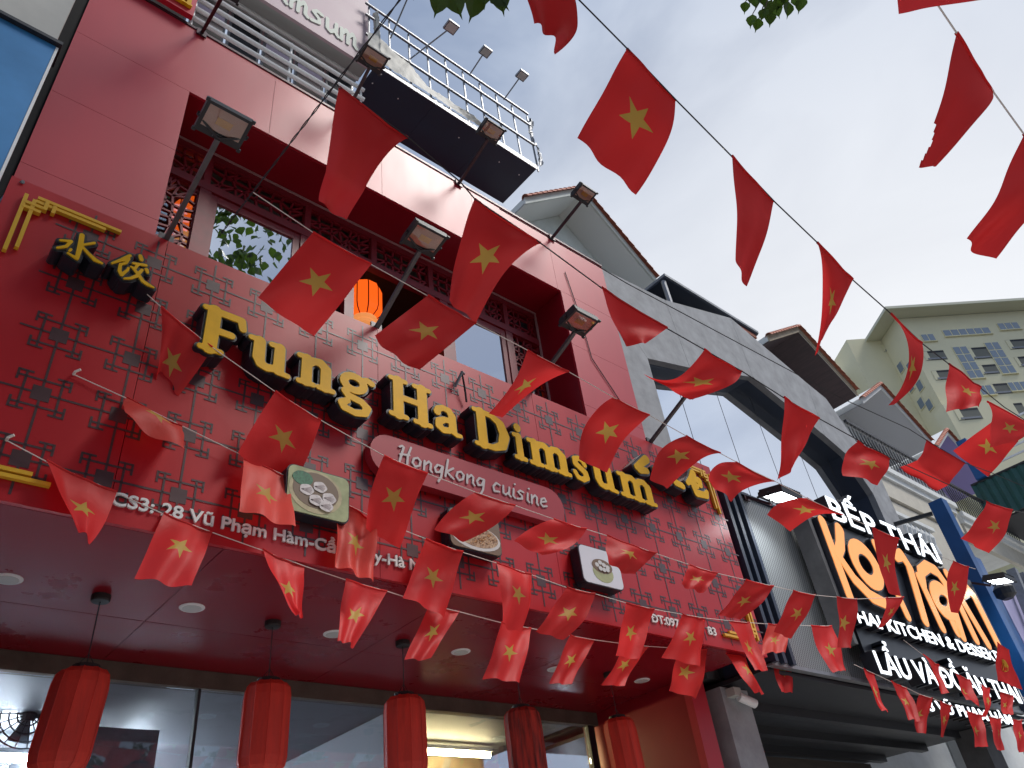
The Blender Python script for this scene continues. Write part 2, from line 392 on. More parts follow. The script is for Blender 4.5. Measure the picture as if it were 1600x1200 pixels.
screen(0.96, 1.35, 5.6, 7.93, 5, 4, 20); screen(5.35, 5.81, 5.6, 7.93, 6, 4, 20)
screen(0.96, 1.36, 8.03, 8.40, 15, 4, 3); screen(5.32, 5.81, 8.03, 8.40, 16, 4, 3)
box('screen_glass', 0.96, 1.35, YW + 0.062, YW + 0.066, 5.6, 8.39, M_glasss, bld)
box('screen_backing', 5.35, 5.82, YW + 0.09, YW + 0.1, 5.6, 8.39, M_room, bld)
box('screen_backing', 1.43, 5.32, YW + 0.09, YW + 0.1, 8.0, 8.42, mat('smoky_backing', (0.06, 0.05, 0.035), 0.5, var=0.5, vscale=7), bld)

# ---- ground floor: soffit, glass front, side wall
sx = [-0.05, 1.55, 3.2, 4.9, 6.72]
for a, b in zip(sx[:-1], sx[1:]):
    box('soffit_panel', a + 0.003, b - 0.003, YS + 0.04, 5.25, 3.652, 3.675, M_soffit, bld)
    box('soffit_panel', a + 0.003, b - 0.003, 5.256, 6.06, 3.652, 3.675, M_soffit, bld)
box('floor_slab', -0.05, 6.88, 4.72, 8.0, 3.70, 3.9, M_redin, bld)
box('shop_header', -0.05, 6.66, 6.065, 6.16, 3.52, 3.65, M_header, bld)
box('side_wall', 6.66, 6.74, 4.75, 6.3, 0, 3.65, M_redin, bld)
box('side_column', 6.50, 6.74, 4.66, 4.745, 0, 3.645, M_red, bld)
box('left_side_wall', -0.12, -0.06, 4.1, 6.3, 0, 3.64, M_redin, bld)
for x in (-0.05, 2.27, 4.25, 6.50):
    box('mullion', x, x + (0.022 if x == 2.27 else 0.10), 6.08, 6.14, 0, 3.518, M_dark, bld)
for a, b in ((0.06, 2.265), (2.296, 4.245), (4.355, 6.495)):
    box('shop_pane', a, b, 6.105, 6.117, 0.02, 3.515, M_glasss, bld)
M_iwall = mat('interior_wall', (0.50, 0.53, 0.58), 0.6, var=0.1, vscale=1.5)
M_iceil = mat('interior_ceiling', (0.16, 0.17, 0.19), 0.6)
M_warm = mat('warm_plaster', (0.34, 0.27, 0.18), 0.55, var=0.35, vscale=2.0)
ir = MB().box(-0.05, 4.3, 11.0, 11.1, 0, 3.6); ir.build('interior_back_wall', M_iwall, bld)
box('interior_ceiling', -0.05, 6.66, 6.2, 11.0, 3.62, 3.66, M_iceil, bld)
box('interior_floor', -0.05, 6.66, 6.2, 11.0, 0, 0.03, M_header, bld)
box('interior_partition', 4.26, 4.34, 6.2, 11.0, 0.03, 3.61, M_iceil, bld)
box('interior_warm_wall', 4.35, 6.6, 8.0, 8.08, 0.03, 3.61, M_warm, bld)
MB().hexa([(2.5, 9, 1.9), (4.2, 9, 3.4), (4.2, 9, 3.0), (2.5, 9, 1.5)], [(2.5, 10.2, 1.9), (4.2, 10.2, 3.4), (4.2, 10.2, 3.0), (2.5, 10.2, 1.5)]).build('staircase', mat('stair_white', (0.6, 0.63, 0.66), 0.5), bld)
box('duct', 1.6, 2.4, 7.2, 8.6, 3.1, 3.5, M_steel, bld)
for (x, y, z, l, lab) in ((0.3, 8.0, 3.42, 1.3, 'lit white tube light behind the wall fan inside the shop'), (1.75, 8.4, 3.42, 0.9, 'lit white tube light inside the shop between two red lanterns'), (1.0, 10.3, 3.35, 2.2, 'tube light added by the far wall to brighten the shop inside'), (4.8, 7.4, 3.5, 1.4, 'lit yellow strip light inside the right shop window')):  # the far-wall tube is added only to brighten the interior
    t_ = thing('tube_light', (x, y, z), lab, 'light')
    em = M_orange if x < 4 else (MATS.get('warm_tube') or emis_mat('warm_tube', (1.0, 0.75, 0.35), 55.0))
    MB().tube([(x, y, z), (x + l, y, z)], 0.03, 8).build('tube', em, t_)
    box('batten', x - 0.03, x + l + 0.03, y - 0.03, y + 0.03, z + 0.035, z + 0.075, M_whitepaint, t_)
# wall fan seen through the glass
fc = PY((45, 1118), 7.4)
fan = thing('wall_fan', fc, 'round caged fan hanging inside the shop at the left', 'fan')
mb = MB()
for r_ in (0.08, 0.14, 0.2, 0.25):
    mb.tube([(fc[0] + r_ * math.cos(a), fc[1], fc[2] + r_ * math.sin(a)) for a in np.linspace(0, 2 * math.pi, 25)], 0.006, 4)
for a in np.linspace(0, 2 * math.pi, 19)[:-1]: mb.tube([(fc[0], fc[1] - .04, fc[2]), (fc[0] + .25 * math.cos(a), fc[1], fc[2] + .25 * math.sin(a))], 0.004, 4)
mb.build('cage', M_dark, fan)
mb = MB()
for k in range(3):
    a = k * 2.094 + .4; ca, sa = math.cos(a), math.sin(a)
    mb.hexa([(fc[0] + x * ca - z * sa, fc[1] + .02, fc[2] + x * sa + z * ca) for x, z in ((.03, -.03), (.2, -.08), (.2, .08), (.03, .03))], [(fc[0] + x * ca - z * sa, fc[1] + .03, fc[2] + x * sa + z * ca) for x, z in ((.03, -.03), (.2, -.08), (.2, .08), (.03, .03))])
mb.build('blade', M_steel, fan)
MB().lathe([(0.05, -.05), (0.06, 0), (.05, .05)], fc, 12).build('motor', M_dark, fan)
MB().tube([fc + [0, .05, 0], fc + [0, .1, .45]], 0.02, 6).build('stem', M_dark, fan)

# ================================================================== MAIN SIGN
sign = thing('restaurant_sign', (3.45, YS, SZ0), 'long red restaurant sign board with big yellow letters Fung Ha Dimsum', 'sign')
ex = [SX0, 0.9, 2.57, 4.24, 5.95, SX1]
for a, b in zip(ex[:-1], ex[1:]):
    box('sign_sheet', a + (0.002 if a > 0 else 0), b - (0.002 if b < 6.9 else 0), YS, YS + 0.03, SZ0, SZ1, M_sign, sign)
box('sign_box', SX0 + 0.01, SX1 - 0.01, YS + 0.032, YF - 0.03, SZ0 + 0.06, SZ1 - 0.01, M_redin, sign)
# lattice motifs
def motif():
    mb = MB(); y0, y1 = -0.0012, 0.0; p, q, t = 0.397, 0.408, 0.0065
    def r(x0, x1, z0, z1): mb.box(x0, x1, y0, y1, z0, z1)
    def h(x0, x1, z): r(min(x0, x1), max(x0, x1), z - t, z + t)
    def v(x, z0, z1): r(x - t, x + t, min(z0, z1), max(z0, z1))
    r(-.046, .046, -.046, .046)
    h(-.1985, -.046, 0); h(.046, .1985, 0); v(0, .046, .2045); v(0, -.2045, -.046)
    for a in (-1, 1):
        v(a * .09, -.12, .12)
        h(-.13, .13, a * .086)
        for b_ in (-1, 1): h(b_ * .058, b_ * .13, a * .12); v(b_ * .13, a * .12 + a * t, a * .054)
    return mb
src = None
for i in range(18):
    for j in range(5):
        x = 0.05 + 0.397 * i; z = 3.895 + 0.4105 * j
        if x < 0.12 or x > SX1 - 0.12: continue
        if src is None:
            src = motif().build('lattice_motif', M_lat, sign); src.location = (x, YS - 0.001, z)
        else: copy_obj(src, sign, (x, YS - 0.001 - 0.0006 * ((i + j) % 2), z))
# gold corner fretwork
def fret(cx, cz, sx_, sz_):
    mb = MB(); t = 0.011
    def H(x0, x1, z, k=0): mb.box(*sorted((cx + sx_ * x0, cx + sx_ * x1)), YS - 0.03 - 0.002 * k, YS - 0.003, cz + sz_ * z - t, cz + sz_ * z + t)
    def V(x, z0, z1, k=1): mb.box(cx + sx_ * x - t, cx + sx_ * x + t, YS - 0.03 - 0.002 * k, YS - 0.003, *sorted((cz + sz_ * z0, cz + sz_ * z1)))
    H(.06, .55, 0); H(.055, .46, -.035); V(0, -.01, -.50); V(.05, -.03, -.45)
    H(0, .12, -.075, 2); H(0, .10, -.115, 2); V(.115, -.0, -.085, 3); V(.16, -.02, -.085, 3)
    mb.build('gold_fretwork', M_gold, sign)
fret(0.055, 5.665, 1, 1); fret(0.055, 3.775, 1, -1); fret(6.85, 5.665, -1, 1); fret(6.83, 3.775, -1, -1)

G = {
 'F': [[(.2, .06, .22), (.2, .94, .22)], [(.06, .05, .1), (.38, .05, .1)], [(.05, .95, .1), (.2, .95, .1)], [(.2, .93, .14), (.66, .93, .14)], [(.66, .93, .14), (.70, .74, .12)], [(.2, .5, .13), (.52, .5, .13)]],
 'u': [[(.04, .65, .1), (.2, .65, .12)], [(.2, .63, .2), (.2, .25, .21)], [(.2, .25, .2), (.25, .12, .17), (.37, .075, .15), (.5, .11, .14), (.58, .2, .13)], [(.42, .65, .1), (.57, .65, .12)], [(.58, .63, .19), (.58, .1, .2)], [(.58, .06, .11), (.76, .04, .09)]],
 'n': [[(.04, .65, .1), (.18, .65, .12)], [(.19, .63, .19), (.19, .08, .2)], [(.05, .05, .1), (.33, .05, .1)], [(.22, .5, .14), (.32, .62, .15), (.46, .63, .17), (.57, .52, .19)], [(.57, .52, .2), (.57, .08, .2)], [(.44, .05, .1), (.72, .05, .1)]],
 'i': [[(.2, .87, .22), (.201, .871, .22)], [(.05, .65, .1), (.18, .65, .12)], [(.2, .63, .19), (.2, .08, .2)], [(.05, .05, .1), (.37, .05, .1)]],
 'H': [[(.2, .06, .2), (.2, .94, .2)], [(.72, .06, .2), (.72, .94, .2)], [(.05, .05, .1), (.36, .05, .1)], [(.05, .95, .1), (.36, .95, .1)], [(.56, .05, .1), (.88, .05, .1)], [(.56, .95, .1), (.88, .95, .1)], [(.2, .52, .13), (.72, .52, .13)]],
 'a': [[(.12, .5, .17), (.14, .58, .14), (.28, .65, .13), (.43, .62, .15), (.5, .5, .18)], [(.5, .5, .19), (.5, .14, .19)], [(.5, .12, .14), (.6, .05, .1), (.7, .06, .08)], [(.5, .37, .12), (.3, .35, .13), (.15, .26, .17), (.14, .15, .17), (.25, .07, .14), (.4, .1, .13), (.5, .2, .13)]],
 'D': [[(.2, .06, .2), (.2, .94, .2)], [(.05, .95, .1), (.2, .95, .1)], [(.05, .05, .1), (.2, .05, .1)], [(.2, .94, .12), (.45, .93, .14), (.66, .8, .2), (.74, .5, .23), (.66, .2, .2), (.45, .07, .14), (.2, .06, .12)]],
 's': [[(.48, .5, .13), (.43, .6, .12), (.3, .65, .12), (.16, .58, .16), (.16, .46, .17), (.3, .37, .17), (.45, .28, .17), (.48, .15, .17), (.34, .05, .12), (.17, .08, .12), (.1, .2, .13)]],
 'g': [[(.33 + .2 * math.cos(a), .44 + .17 * math.sin(a), .15) for a in np.linspace(0, 2 * math.pi, 17)], [(.48, .56, .12), (.6, .62, .12), (.69, .58, .13)], [(.24, .28, .12), (.15, .19, .13), (.22, .1, .14), (.48, .05, .14), (.6, -.06, .15), (.55, -.2, .14), (.36, -.26, .13), (.15, -.21, .14), (.1, -.11, .14), (.2, -.03, .12)]],
}
G['m'] = [s_ for s_ in G['n'][:4]] + [[(.57, .52, .2), (.57, .08, .2)], [(.44, .05, .1), (.70, .05, .1)], [(.6, .5, .14), (.7, .62, .15), (.84, .63, .17), (.95, .52, .19)], [(.95, .52, .2), (.95, .08, .2)], [(.82, .05, .1), (1.1, .05, .1)]]
def channel_letter(strokes, mapf, par, yf=3.86, yb=3.985, off=0.044, res=0.016, label=None, face=M_yellow):
    b = MB(); solid(b, outline(strokes, off, res), mapf, yf, yb); ob = b.build('letter', M_black, par)
    t = MB(); solid(t, outline(strokes, off * 0.55, res), mapf, yf - 0.004, yf - 0.0005); t.build('letter_trim', M_trim, ob)
    f = MB(); solid(f, outline(strokes, off * 0.15, res), mapf, yf - 0.012, yf - 0.0045); f.build('letter_face', face, ob)
    if label: ob['label'] = label
    return ob
CAP = 0.365; BASE = 4.85
def fitted(ch, x0, x1, z0=BASE, cap=CAP):
    s_ = G[ch]; lo = min(p[0] - p[2] / 2 for q in s_ for p in q) ; hi = max(p[0] + p[2] / 2 for q in s_ for p in q)
    return lambda x, y: (x0 + (x - lo) / (hi - lo) * (x1 - x0), z0 + y * cap)
for ch, a, b in (('F', 1.155, 1.455), ('u', 1.475, 1.785), ('n', 1.825, 2.125), ('g', 2.15, 2.445), ('H', 2.565, 2.955), ('a', 2.975, 3.235), ('D', 3.36, 3.735), ('i', 3.775, 3.915), ('m', 3.935, 4.425), ('s', 4.455, 4.65), ('u', 4.69, 5.02), ('m', 5.05, 5.56)):
    channel_letter(G[ch], fitted(ch, a, b), sign)
# brush characters on the left end, traced stroke by stroke
def traced(strokes, ox, oy, sc, y):
    res = []
    for st in strokes:
        q = []
        for (px, py, wd) in st:
            A = PY((ox + px / sc, oy + py / sc), y); B = PY((ox + (px + wd) / sc, oy + py / sc), y)
            q.append((A[0], A[2], abs(B[0] - A[0])))
        res.append(q)
    return res
idm = lambda x, y: (x, y)
c1 = [[(400, 195, 58), (375, 340, 60), (335, 480, 45)], [(335, 485, 40), (220, 415, 14)], [(130, 255, 22), (265, 270, 34), (200, 335, 34), (90, 350, 20)], [(262, 370, 24), (240, 390, 20)], [(555, 290, 26), (410, 315, 20)], [(395, 330, 26), (480, 425, 32), (560, 500, 52), (650, 545, 18)]]
c2 = [[(1000, 450, 34), (900, 500, 36), (775, 545, 16)], [(905, 510, 34), (985, 490, 30), (950, 545, 26), (880, 560, 26)], [(880, 560, 28), (868, 640, 38), (895, 690, 36), (970, 630, 24), (980, 605, 22)], [(1130, 455, 40), (1142, 500, 46)], [(1040, 545, 24), (1200, 572, 32)], [(1095, 570, 28), (1060, 615, 26), (1015, 590, 20)], [(1205, 625, 40), (1220, 660, 30)], [(1150, 630, 30), (1085, 705, 34), (1000, 735, 26), (930, 735, 14)], [(1040, 610, 22), (1100, 680, 34), (1160, 770, 38), (1220, 810, 44), (1295, 848, 14)]]
for c_ in (c1, c2): channel_letter(traced(c_, 80, 340, 8, 3.83), idm, sign, off=0.02, res=0.005)
c3 = [[(985, 540, 30), (1060, 480, 40)], [(1010, 560, 40), (1065, 570, 30)], [(1130, 560, 30), (1240, 640, 36)], [(1290, 660, 34), (1345, 690, 30)]]
c4 = [[(1425, 590, 34), (1410, 640, 30), (1385, 665, 22)], [(1420, 625, 26), (1475, 650, 30), (1480, 680, 30)], [(1425, 650, 26), (1455, 690, 28)], [(1430, 690, 30), (1455, 745, 34), (1530, 765, 30), (1535, 735, 18)]]
for c_ in (c3, c4): channel_letter(traced(c_, 800, 620, 5, 3.83), idm, sign, off=0.025, res=0.006)
# plaque with script lettering
pq = []
for a in np.linspace(math.pi / 2, 3 * math.pi / 2, 13): pq.append((2.61 + .165 * math.cos(a), 4.545 + .165 * math.sin(a)))
for a in np.linspace(-math.pi / 2, math.pi / 2, 13): pq.append((4.16 + .165 * math.cos(a), 4.545 + .165 * math.sin(a)))
plaque = MB().prism(pq, 3.915, 3.99).build('plaque', M_pill, sign)
SCR = {'H': [[(.0, .85), (.1, .95), (.18, .9), (.1, .0)], [(.5, 1.), (.42, .5), (.45, .02)], [(.08, .45), (.48, .55)]], 'o': [[(.25, .55), (.08, .45), (.05, .2), (.2, .02), (.38, .15), (.4, .4), (.25, .55)]], 'n': [[(.05, .5), (.08, .0)], [(.08, .3), (.25, .55), (.36, .45), (.36, .1), (.45, .0)]], 'g': [[(.38, .5), (.15, .52), (.04, .3), (.12, .08), (.3, .15), (.38, .45), (.4, .5), (.38, -.1), (.28, -.4)]], 'k': [[(.08, 1.0), (.05, .0)], [(.38, .6), (.1, .3), (.25, .15), (.45, .0)]], 'c': [[(.38, .48), (.2, .55), (.05, .3), (.12, .03), (.38, .08)]], 'u': [[(.05, .52), (.08, .1), (.2, .02), (.36, .2)], [(.38, .52), (.38, .1), (.48, .0)]], 'i': [[(.1, .52), (.1, .1), (.2, .0)], [(.14, .82), (.16, .84)]], 's': [[(.38, .5), (.2, .55), (.08, .42), (.3, .25), (.32, .08), (.05, .0)]], 'e': [[(.08, .25), (.38, .38), (.28, .55), (.1, .45), (.06, .15), (.2, .0), (.42, .1)]], ' ': []}
SCR['m'] = [[(.05, .5), (.08, .0)], [(.08, .3), (.22, .55), (.3, .42), (.31, .0)], [(.31, .3), (.46, .55), (.54, .42), (.55, .08), (.64, .0)]]
ADV = {'H': .62, ' ': .32, 'i': .27, 'm': .72}
def script_word(word, x0, x1, z0, cap, par, yf, yb, wd=.1, slant=.16, m=M_white, name='script_letter'):
    tot = sum(ADV.get(c, .52) for c in word); k = (x1 - x0) / tot; x = 0
    for c in word:
        st = [[(px + x + py * slant, py, wd) for px, py in s_] for s_ in SCR[c]]
        if st:
            b = MB(); solid(b, outline(st, 0, .02), lambda u, v: (x0 + u * k, z0 + v * cap), yf, yb); b.build(name, m, par)
        x += ADV.get(c, .52)
script_word('Hongkong cuisine', 2.66, 4.13, 4.505, 0.155, plaque, 3.905, 3.9145, wd=.10, m=mat('dull_script_letter', (.46, .41, .41), .5))
# address lines
for l_ in split_letters(text_mesh(MB(), 'CS3: 28 Vũ Phạm Hàm-Cầu Giấy-Hà Nội', 0.90, 2.98, 3.752, 0.078, YS - 0.014, YS - 0.0008, offset=0.018)): l_.build('address_letter', M_white, sign)
for s_, a, b in (('DT:097', 5.27, 5.64), ('83', 6.05, 6.175)):
    for l_ in split_letters(text_mesh(MB(), s_, a, b, 3.752, 0.075, YS - 0.014, YS - 0.0008, offset=0.018)): l_.build('telephone_digit', M_white, sign)
box('telephone_letter_bar', 5.258, 5.30, YS - .018, YS - .0145, 3.786, 3.796, M_white, sign)
# food picture light boxes
def rounded(x0, x1, z0, z1, r):
    p = []
    for cx, cz, a0 in ((x1 - r, z1 - r, 0), (x0 + r, z1 - r, 90), (x0 + r, z0 + r, 180), (x1 - r, z0 + r, 270)):
        for k in range(5): a = math.radians(a0 + k * 22.5); p.append((cx + r * math.cos(a), cz + r * math.sin(a)))
    return p
def disc(cx, cz, rx, rz, n=24): return [(cx + rx * math.cos(a), cz + rz * math.sin(a)) for a in np.linspace(0, 2 * math.pi, n + 1)[:-1]]
M_pg = mat('picture_green', (0.36, 0.38, 0.20), 0.3, var=0.2, vscale=9); M_pw = mat('picture_white', (0.66, 0.67, 0.72), 0.3)
M_bam = mat('picture_bamboo', (0.42, 0.35, 0.20), 0.4, var=0.2, vscale=14); M_bamd = mat('picture_bamboo_dark', (0.16, 0.10, 0.06), 0.5)
M_dump = mat('picture_dumpling', (0.62, 0.56, 0.55), 0.4, var=0.18, vscale=30); M_leafp = mat('picture_leaf', (0.03, 0.14, 0.07), 0.5, var=0.5, vscale=60)
M_nood = mat('picture_noodles', (0.36, 0.15, 0.07), 0.5, var=0.6, vscale=70, var2=(0.6, 0.42, 0.25)); M_plate = mat('picture_plate', (0.6, 0.6, 0.58), 0.3)
def lightbox(x0, x1, z0, z1, face, label):
    b = MB().prism(rounded(x0, x1, z0, z1, .05), 3.892, 3.985).build('picture_box', M_black, sign); b['label'] = label
    MB().prism(rounded(x0 + .008, x1 - .008, z0 + .008, z1 - .008, .045), 3.885, 3.8915).build('picture_face', face, b)
    return b
def pic(par, poly, m, k, name): MB().prism(poly, 3.8845 - 0.0012 * k, 3.885 - 0.0012 * (k - 1) - 0.0003).build(name, m, par)
b1 = lightbox(1.83, 2.272, 3.905, 4.238, M_pg, 'picture of dumplings in a bamboo steamer')
pic(b1, disc(2.03, 4.075, .185, .15), M_bam, 1, 'steamer_rim'); pic(b1, disc(2.03, 4.085, .16, .125), M_bamd, 2, 'steamer_base')
pic(b1, disc(1.935, 4.15, .07, .05), M_leafp, 3, 'green_leaves')
def dumpling(cx, cz, r):
    p = []
    for k in range(22):
        a = 2 * math.pi * k / 22; rr = r * (1 + .05 * math.cos(5 * a)); p.append((cx + rr * math.cos(a) * 1.05, cz + rr * math.sin(a) * .82))
    return p
def pleats(par, cx, cz, r, y):
    mb = MB()
    for a in (-.7, -.35, 0, .35, .7): mb.bar((cx - r * .8, y - .0008, cz - r * .1), (cx + r * .75 * math.cos(a), y - .0008, cz + r * .7 * math.sin(a)), .0035, .0008, up=(0, 1, 0))
    mb.build('pleat_lines', mat('picture_pleat', (.36, .29, .29), .5), par)
for k, (dx, dz) in enumerate(((1.965, 4.075), (2.055, 4.115), (2.12, 4.05), (2.03, 4.015), (2.10, 3.99))): pic(b1, dumpling(dx, dz, .046), M_dump, 4 + k, 'dumpling'); pleats(b1, dx, dz, .046, 3.8845 - .0012 * (4 + k))
b2 = lightbox(3.07, 3.55, 3.94, 4.25, M_bamd, 'picture of fried noodles on a plate')
pic(b2, disc(3.31, 4.05, .225, .10), M_plate, 1, 'plate'); pic(b2, disc(3.32, 4.06, .195, .085), M_nood, 2, 'noodles'); pic(b2, disc(3.26, 4.10, .06, .035), M_leafp, 3, 'green_leaves')
rn_ = random.Random(9); mb = MB()
for k in range(60):
    a_, r_ = rn_.uniform(0, 6.28), math.sqrt(rn_.uniform(.05, .9)); cx, cz, h_ = 3.32 + .18 * r_ * math.cos(a_), 4.06 + .07 * r_ * math.sin(a_), rn_.uniform(0, 6.28)
    mb.tube([(cx + .02 * math.cos(h_ + q), 3.8795, cz + .012 * math.sin(h_ + 1.7 * q)) for q in (0, .7, 1.4, 2.1)], .0022, 4)
nd = mb.build('noodle_strands', mat('picture_strand', (.55, .33, .16), .5, var=.4, vscale=50), b2); nd['kind'] = 'stuff'
b3 = lightbox(4.38, 4.862, 3.91, 4.245, M_pw, 'picture of small white buns in a steamer')
pic(b3, disc(4.63, 4.03, .12, .085), M_pg, 1, 'steamer_side'); pic(b3, disc(4.63, 4.085, .12, .062), M_bamd, 2, 'steamer_rim')
for k, (dx, dz) in enumerate(((4.57, 4.09), (4.61, 4.115), (4.65, 4.10), (4.69, 4.085), (4.60, 4.06), (4.64, 4.055), (4.68, 4.06))): pic(b3, disc(dx, dz, .024, .019, 12), M_plate, 3 + k, 'bun')
# dangling bracket and loose wires on the board
MB().tube([PY((711, 604), 3.97), PY((722, 581), 3.9), PY((725, 584), 3.97)], 0.012, 6).build('loose_bracket', M_steel, sign)
MB().tube([PY((722, 583), 3.93), PY((726, 605), 3.95), PY((729, 628), 3.97)], 0.009, 5).build('loose_wire', M_stringd, sign)

# ================================================================== FLOODLIGHTS
M_lit = emis_mat('lit_floodlight_glass', (0.92, 0.97, 1.0), 9.0)
def floodlight(base, head, label, arm_m, tilt=0.25, sx_=0.30, sy_=0.22, lit=False, turn=0.0, group='floodlights on arms above the signs'):
    base = np.array(base, float); head = np.array(head, float)
    t = thing('floodlight', base, label, 'floodlight', group)
    MB().bar(base, head, 0.032, 0.032).build('arm', arm_m, t)
    MB().box(base[0] - .05, base[0] + .05, base[1] - .006, base[1] + .012, base[2] - .05, base[2] + .05).build('base_plate', arm_m, t)
    rot = Matrix.Rotation(turn, 3, 'Z') @ Matrix.Rotation(tilt, 3, 'X')
    c = head + np.array(rot @ Vector((0, -sy_ * .42, .05)))
    def X(mb): mb.v = [tuple(c + np.array(rot @ Vector(v))) for v in mb.v]; return mb
    a, b, h = sx_ / 2, sy_ / 2, 0.045
    mb = MB().box(-a, a, -b, b, 0, h)                       # housing with a sunk front
    mb.box(-a, a, -b, -b + .02, -.016, 0).box(-a, a, b - .045, b, -.016, 0).box(-a, -a + .022, -b + .02, b - .045, -.016, 0).box(a - .022, a, -b + .02, b - .045, -.016, 0)
    hs = X(mb).build('housing', M_dark, t)
    fins = MB()
    for k in range(12):
        x = -a + .015 + k * (2 * a - .03) / 11; fins.box(x - .004, x + .004, -b + .01, b - .01, h, h + .03)
    X(fins).build('cooling_fins', M_dark, hs)
    bolts = MB()
    for x in (-a, a):
        for y in (-b, b): bolts.box(x - .012, x + .012, y - .012, y + .012, -.02, -.002)
    X(bolts).build('corner_bolts', M_dark, hs)
    if lit:
        X(MB().box(-a + .023, a - .023, -b + .021, b - .046, -.008, -.004)).build('lens', M_lit, t)
        ld = bpy.data.lights.new('floodlight_beam', 'AREA'); ld.energy = 3; ld.spread = math.radians(95); ld.size = .25; ld.color = (.9, .96, 1.0)
        lo_ = bpy.data.objects.new('floodlight_beam', ld); lo_.location = tuple(c + np.array(rot @ Vector((0, 0, -.03)))); lo_.rotation_euler = Vector((0, .55, -.83)).to_track_quat('-Z', 'Y').to_euler(); link(lo_, t)
    else:
        ln = X(MB().add([(-a + .024, -b + .022, -.010), (a - .024, -b + .022, -.010), (a - .024, b - .047, -.010), (-a + .024, b - .047, -.010), (-.05, -.03, -.002), (.05, -.03, -.002), (.05, .02, -.002), (-.05, .02, -.002)],
                      [(0, 1, 5, 4), (1, 2, 6, 5), (2, 3, 7, 6), (3, 0, 4, 7)])).build('reflector', M_refl, t)
        X(MB().box(-.05, .05, -.03, .02, -.006, -.003)).build('led_chip', M_chip, ln)
        X(MB().box(-a + .023, a - .023, -b + .021, b - .046, -.0135, -.0115)).build('lens', MATS.get('lens_glass') or glass_mat('lens_glass', 0.03, (0.95, 0.86, 0.82)), t)
        tx = MB(); text_mesh(tx, 'LED', -.035, .035, b - .036, .024, -.018, -.0155)
        tx.v = [(x, z, y) for x, y, z in tx.v]
        X(tx).build('led_mark', M_steel, hs)
    MB().tube([c + np.array(rot @ Vector((-a - .012, 0, .0))), c + np.array(rot @ Vector((-a - .014, .02, -.05 + .06))), head + np.array([0, 0, .01]), c + np.array(rot @ Vector((a + .014, .02, .01))), c + np.array(rot @ Vector((a + .012, 0, 0)))], 0.010, 5).build('bracket', M_dark, t)
    return t
for bx, px, lab, tl in ((0.886, (340, 218), 'unlit floodlight in front of the left window, arm on the sign top', -.28), (2.572, (655, 393), 'unlit floodlight above the letter H, arm rising beside the orange lantern', -.22), (4.25, (897, 520), 'unlit floodlight in front of the pink right pillar, beside a dark flag', -.15), (5.96, (1072, 618), 'floodlight behind a flag in front of the grey building window', -.1)):
    h_ = PX(px, bx); floodlight((bx, YS + 0.02, SZ1 + 0.02), h_, lab, M_arm, tilt=tl)
for bx, px, lab in ((0.93, (349, -8), 'floodlight at the top left of the red facade, only its arm in view'), (2.60, (577, 106), 'unlit floodlight in front of the pink banner, arm on the facade top'), (4.249, (762, 218), 'unlit floodlight in front of the navy canopy underside'), (5.879, (908, 315), 'unlit floodlight in front of the white gable, arm on the facade top')):
    h_ = PX(px, bx); floodlight((bx, YF - 0.02, TOPZ - 0.02), h_, lab, M_armred, tilt=-.25)

# ================================================================== LANTERNS
M_lant = mat('red_lantern_cloth', (0.60, 0.034, 0.018), 0.7, var=0.18, vscale=3.5, bump=0.15, bscale=50, stretch=(6, 6, 0.8))
M_stain = mat('stained_lantern_cloth', (0.36, 0.025, 0.014), 0.75, var=0.8, vscale=6, stretch=(5, 5, 0.6), var2=(0.56, 0.034, 0.018))
M_cap = mat('lantern_cap', (0.015, 0.012, 0.012), 0.6)
M_olant = mat('lit_orange_lantern', (0.45, 0.05, 0.01), 0.6, emit=(1.0, 0.12, 0.01), estr=0.62, var=0.2, vscale=9)
M_obase = mat('lit_lantern_base', (0.7, 0.4, 0.2), 0.5, emit=(1.0, 0.35, 0.10), estr=0.4)
def lantern(x, y, ztop, zmount, label, m, h=.56, r=.15, lean=(0, 0), group='red cloth lanterns under the soffit'):
    t = thing('lantern', (x, y, ztop - h), label, 'lantern', group)
    n = 10; mb = MB(); prof = [(.45, 0), (.74, .02), (.93, .07), (1.0, .16), (1.0, .82), (.95, .92), (.78, .975), (.45, 1.0)]
    def sh(mb): mb.v = [(vx + lean[0] * (ztop - vz), vy + lean[1] * (ztop - vz), vz) for vx, vy, vz in mb.v]; return mb
    sh(mb.lathe([(r * a, h * b) for a, b in prof], (x, y, ztop - h), n)).build('body', m, t)
    ribs = MB()
    for k in range(n):
        a = 2 * math.pi * k / n; ribs.tube([(x + r * 1.004 * p * math.cos(a), y + r * 1.004 * p * math.sin(a), ztop - h + h * q) for p, q in prof], .0035, 4, cap=False)
    sh(ribs).build('ribs', m, t)
    sh(MB().lathe([(r * .5, h - .005), (r * .5, h + .02), (r * .3, h + .03)], (x, y, ztop - h), 14)).build('top_cap', M_cap, t)
    sh(MB().lathe([(r * .5, -.03), (r * .5, .004)], (x, y, ztop - h), 14)).build('bottom_cap', M_cap, t)
    if zmount:
        MB().tube([(x, y, ztop + .028), (x, y, zmount - .04)], .004, 5).build('cord', M_stringd, t)
        MB().tube([(x - .05, y, ztop + .02), (x, y, ztop + .09), (x + .05, y, ztop + .02)], .003, 4).build('hanger', M_stringd, t)
        MB().lathe([(.05, -.04), (.055, -.03), (.055, 0)], (x, y, zmount - .002), 18).build('ceiling_mount', M_cap, t)
    return t
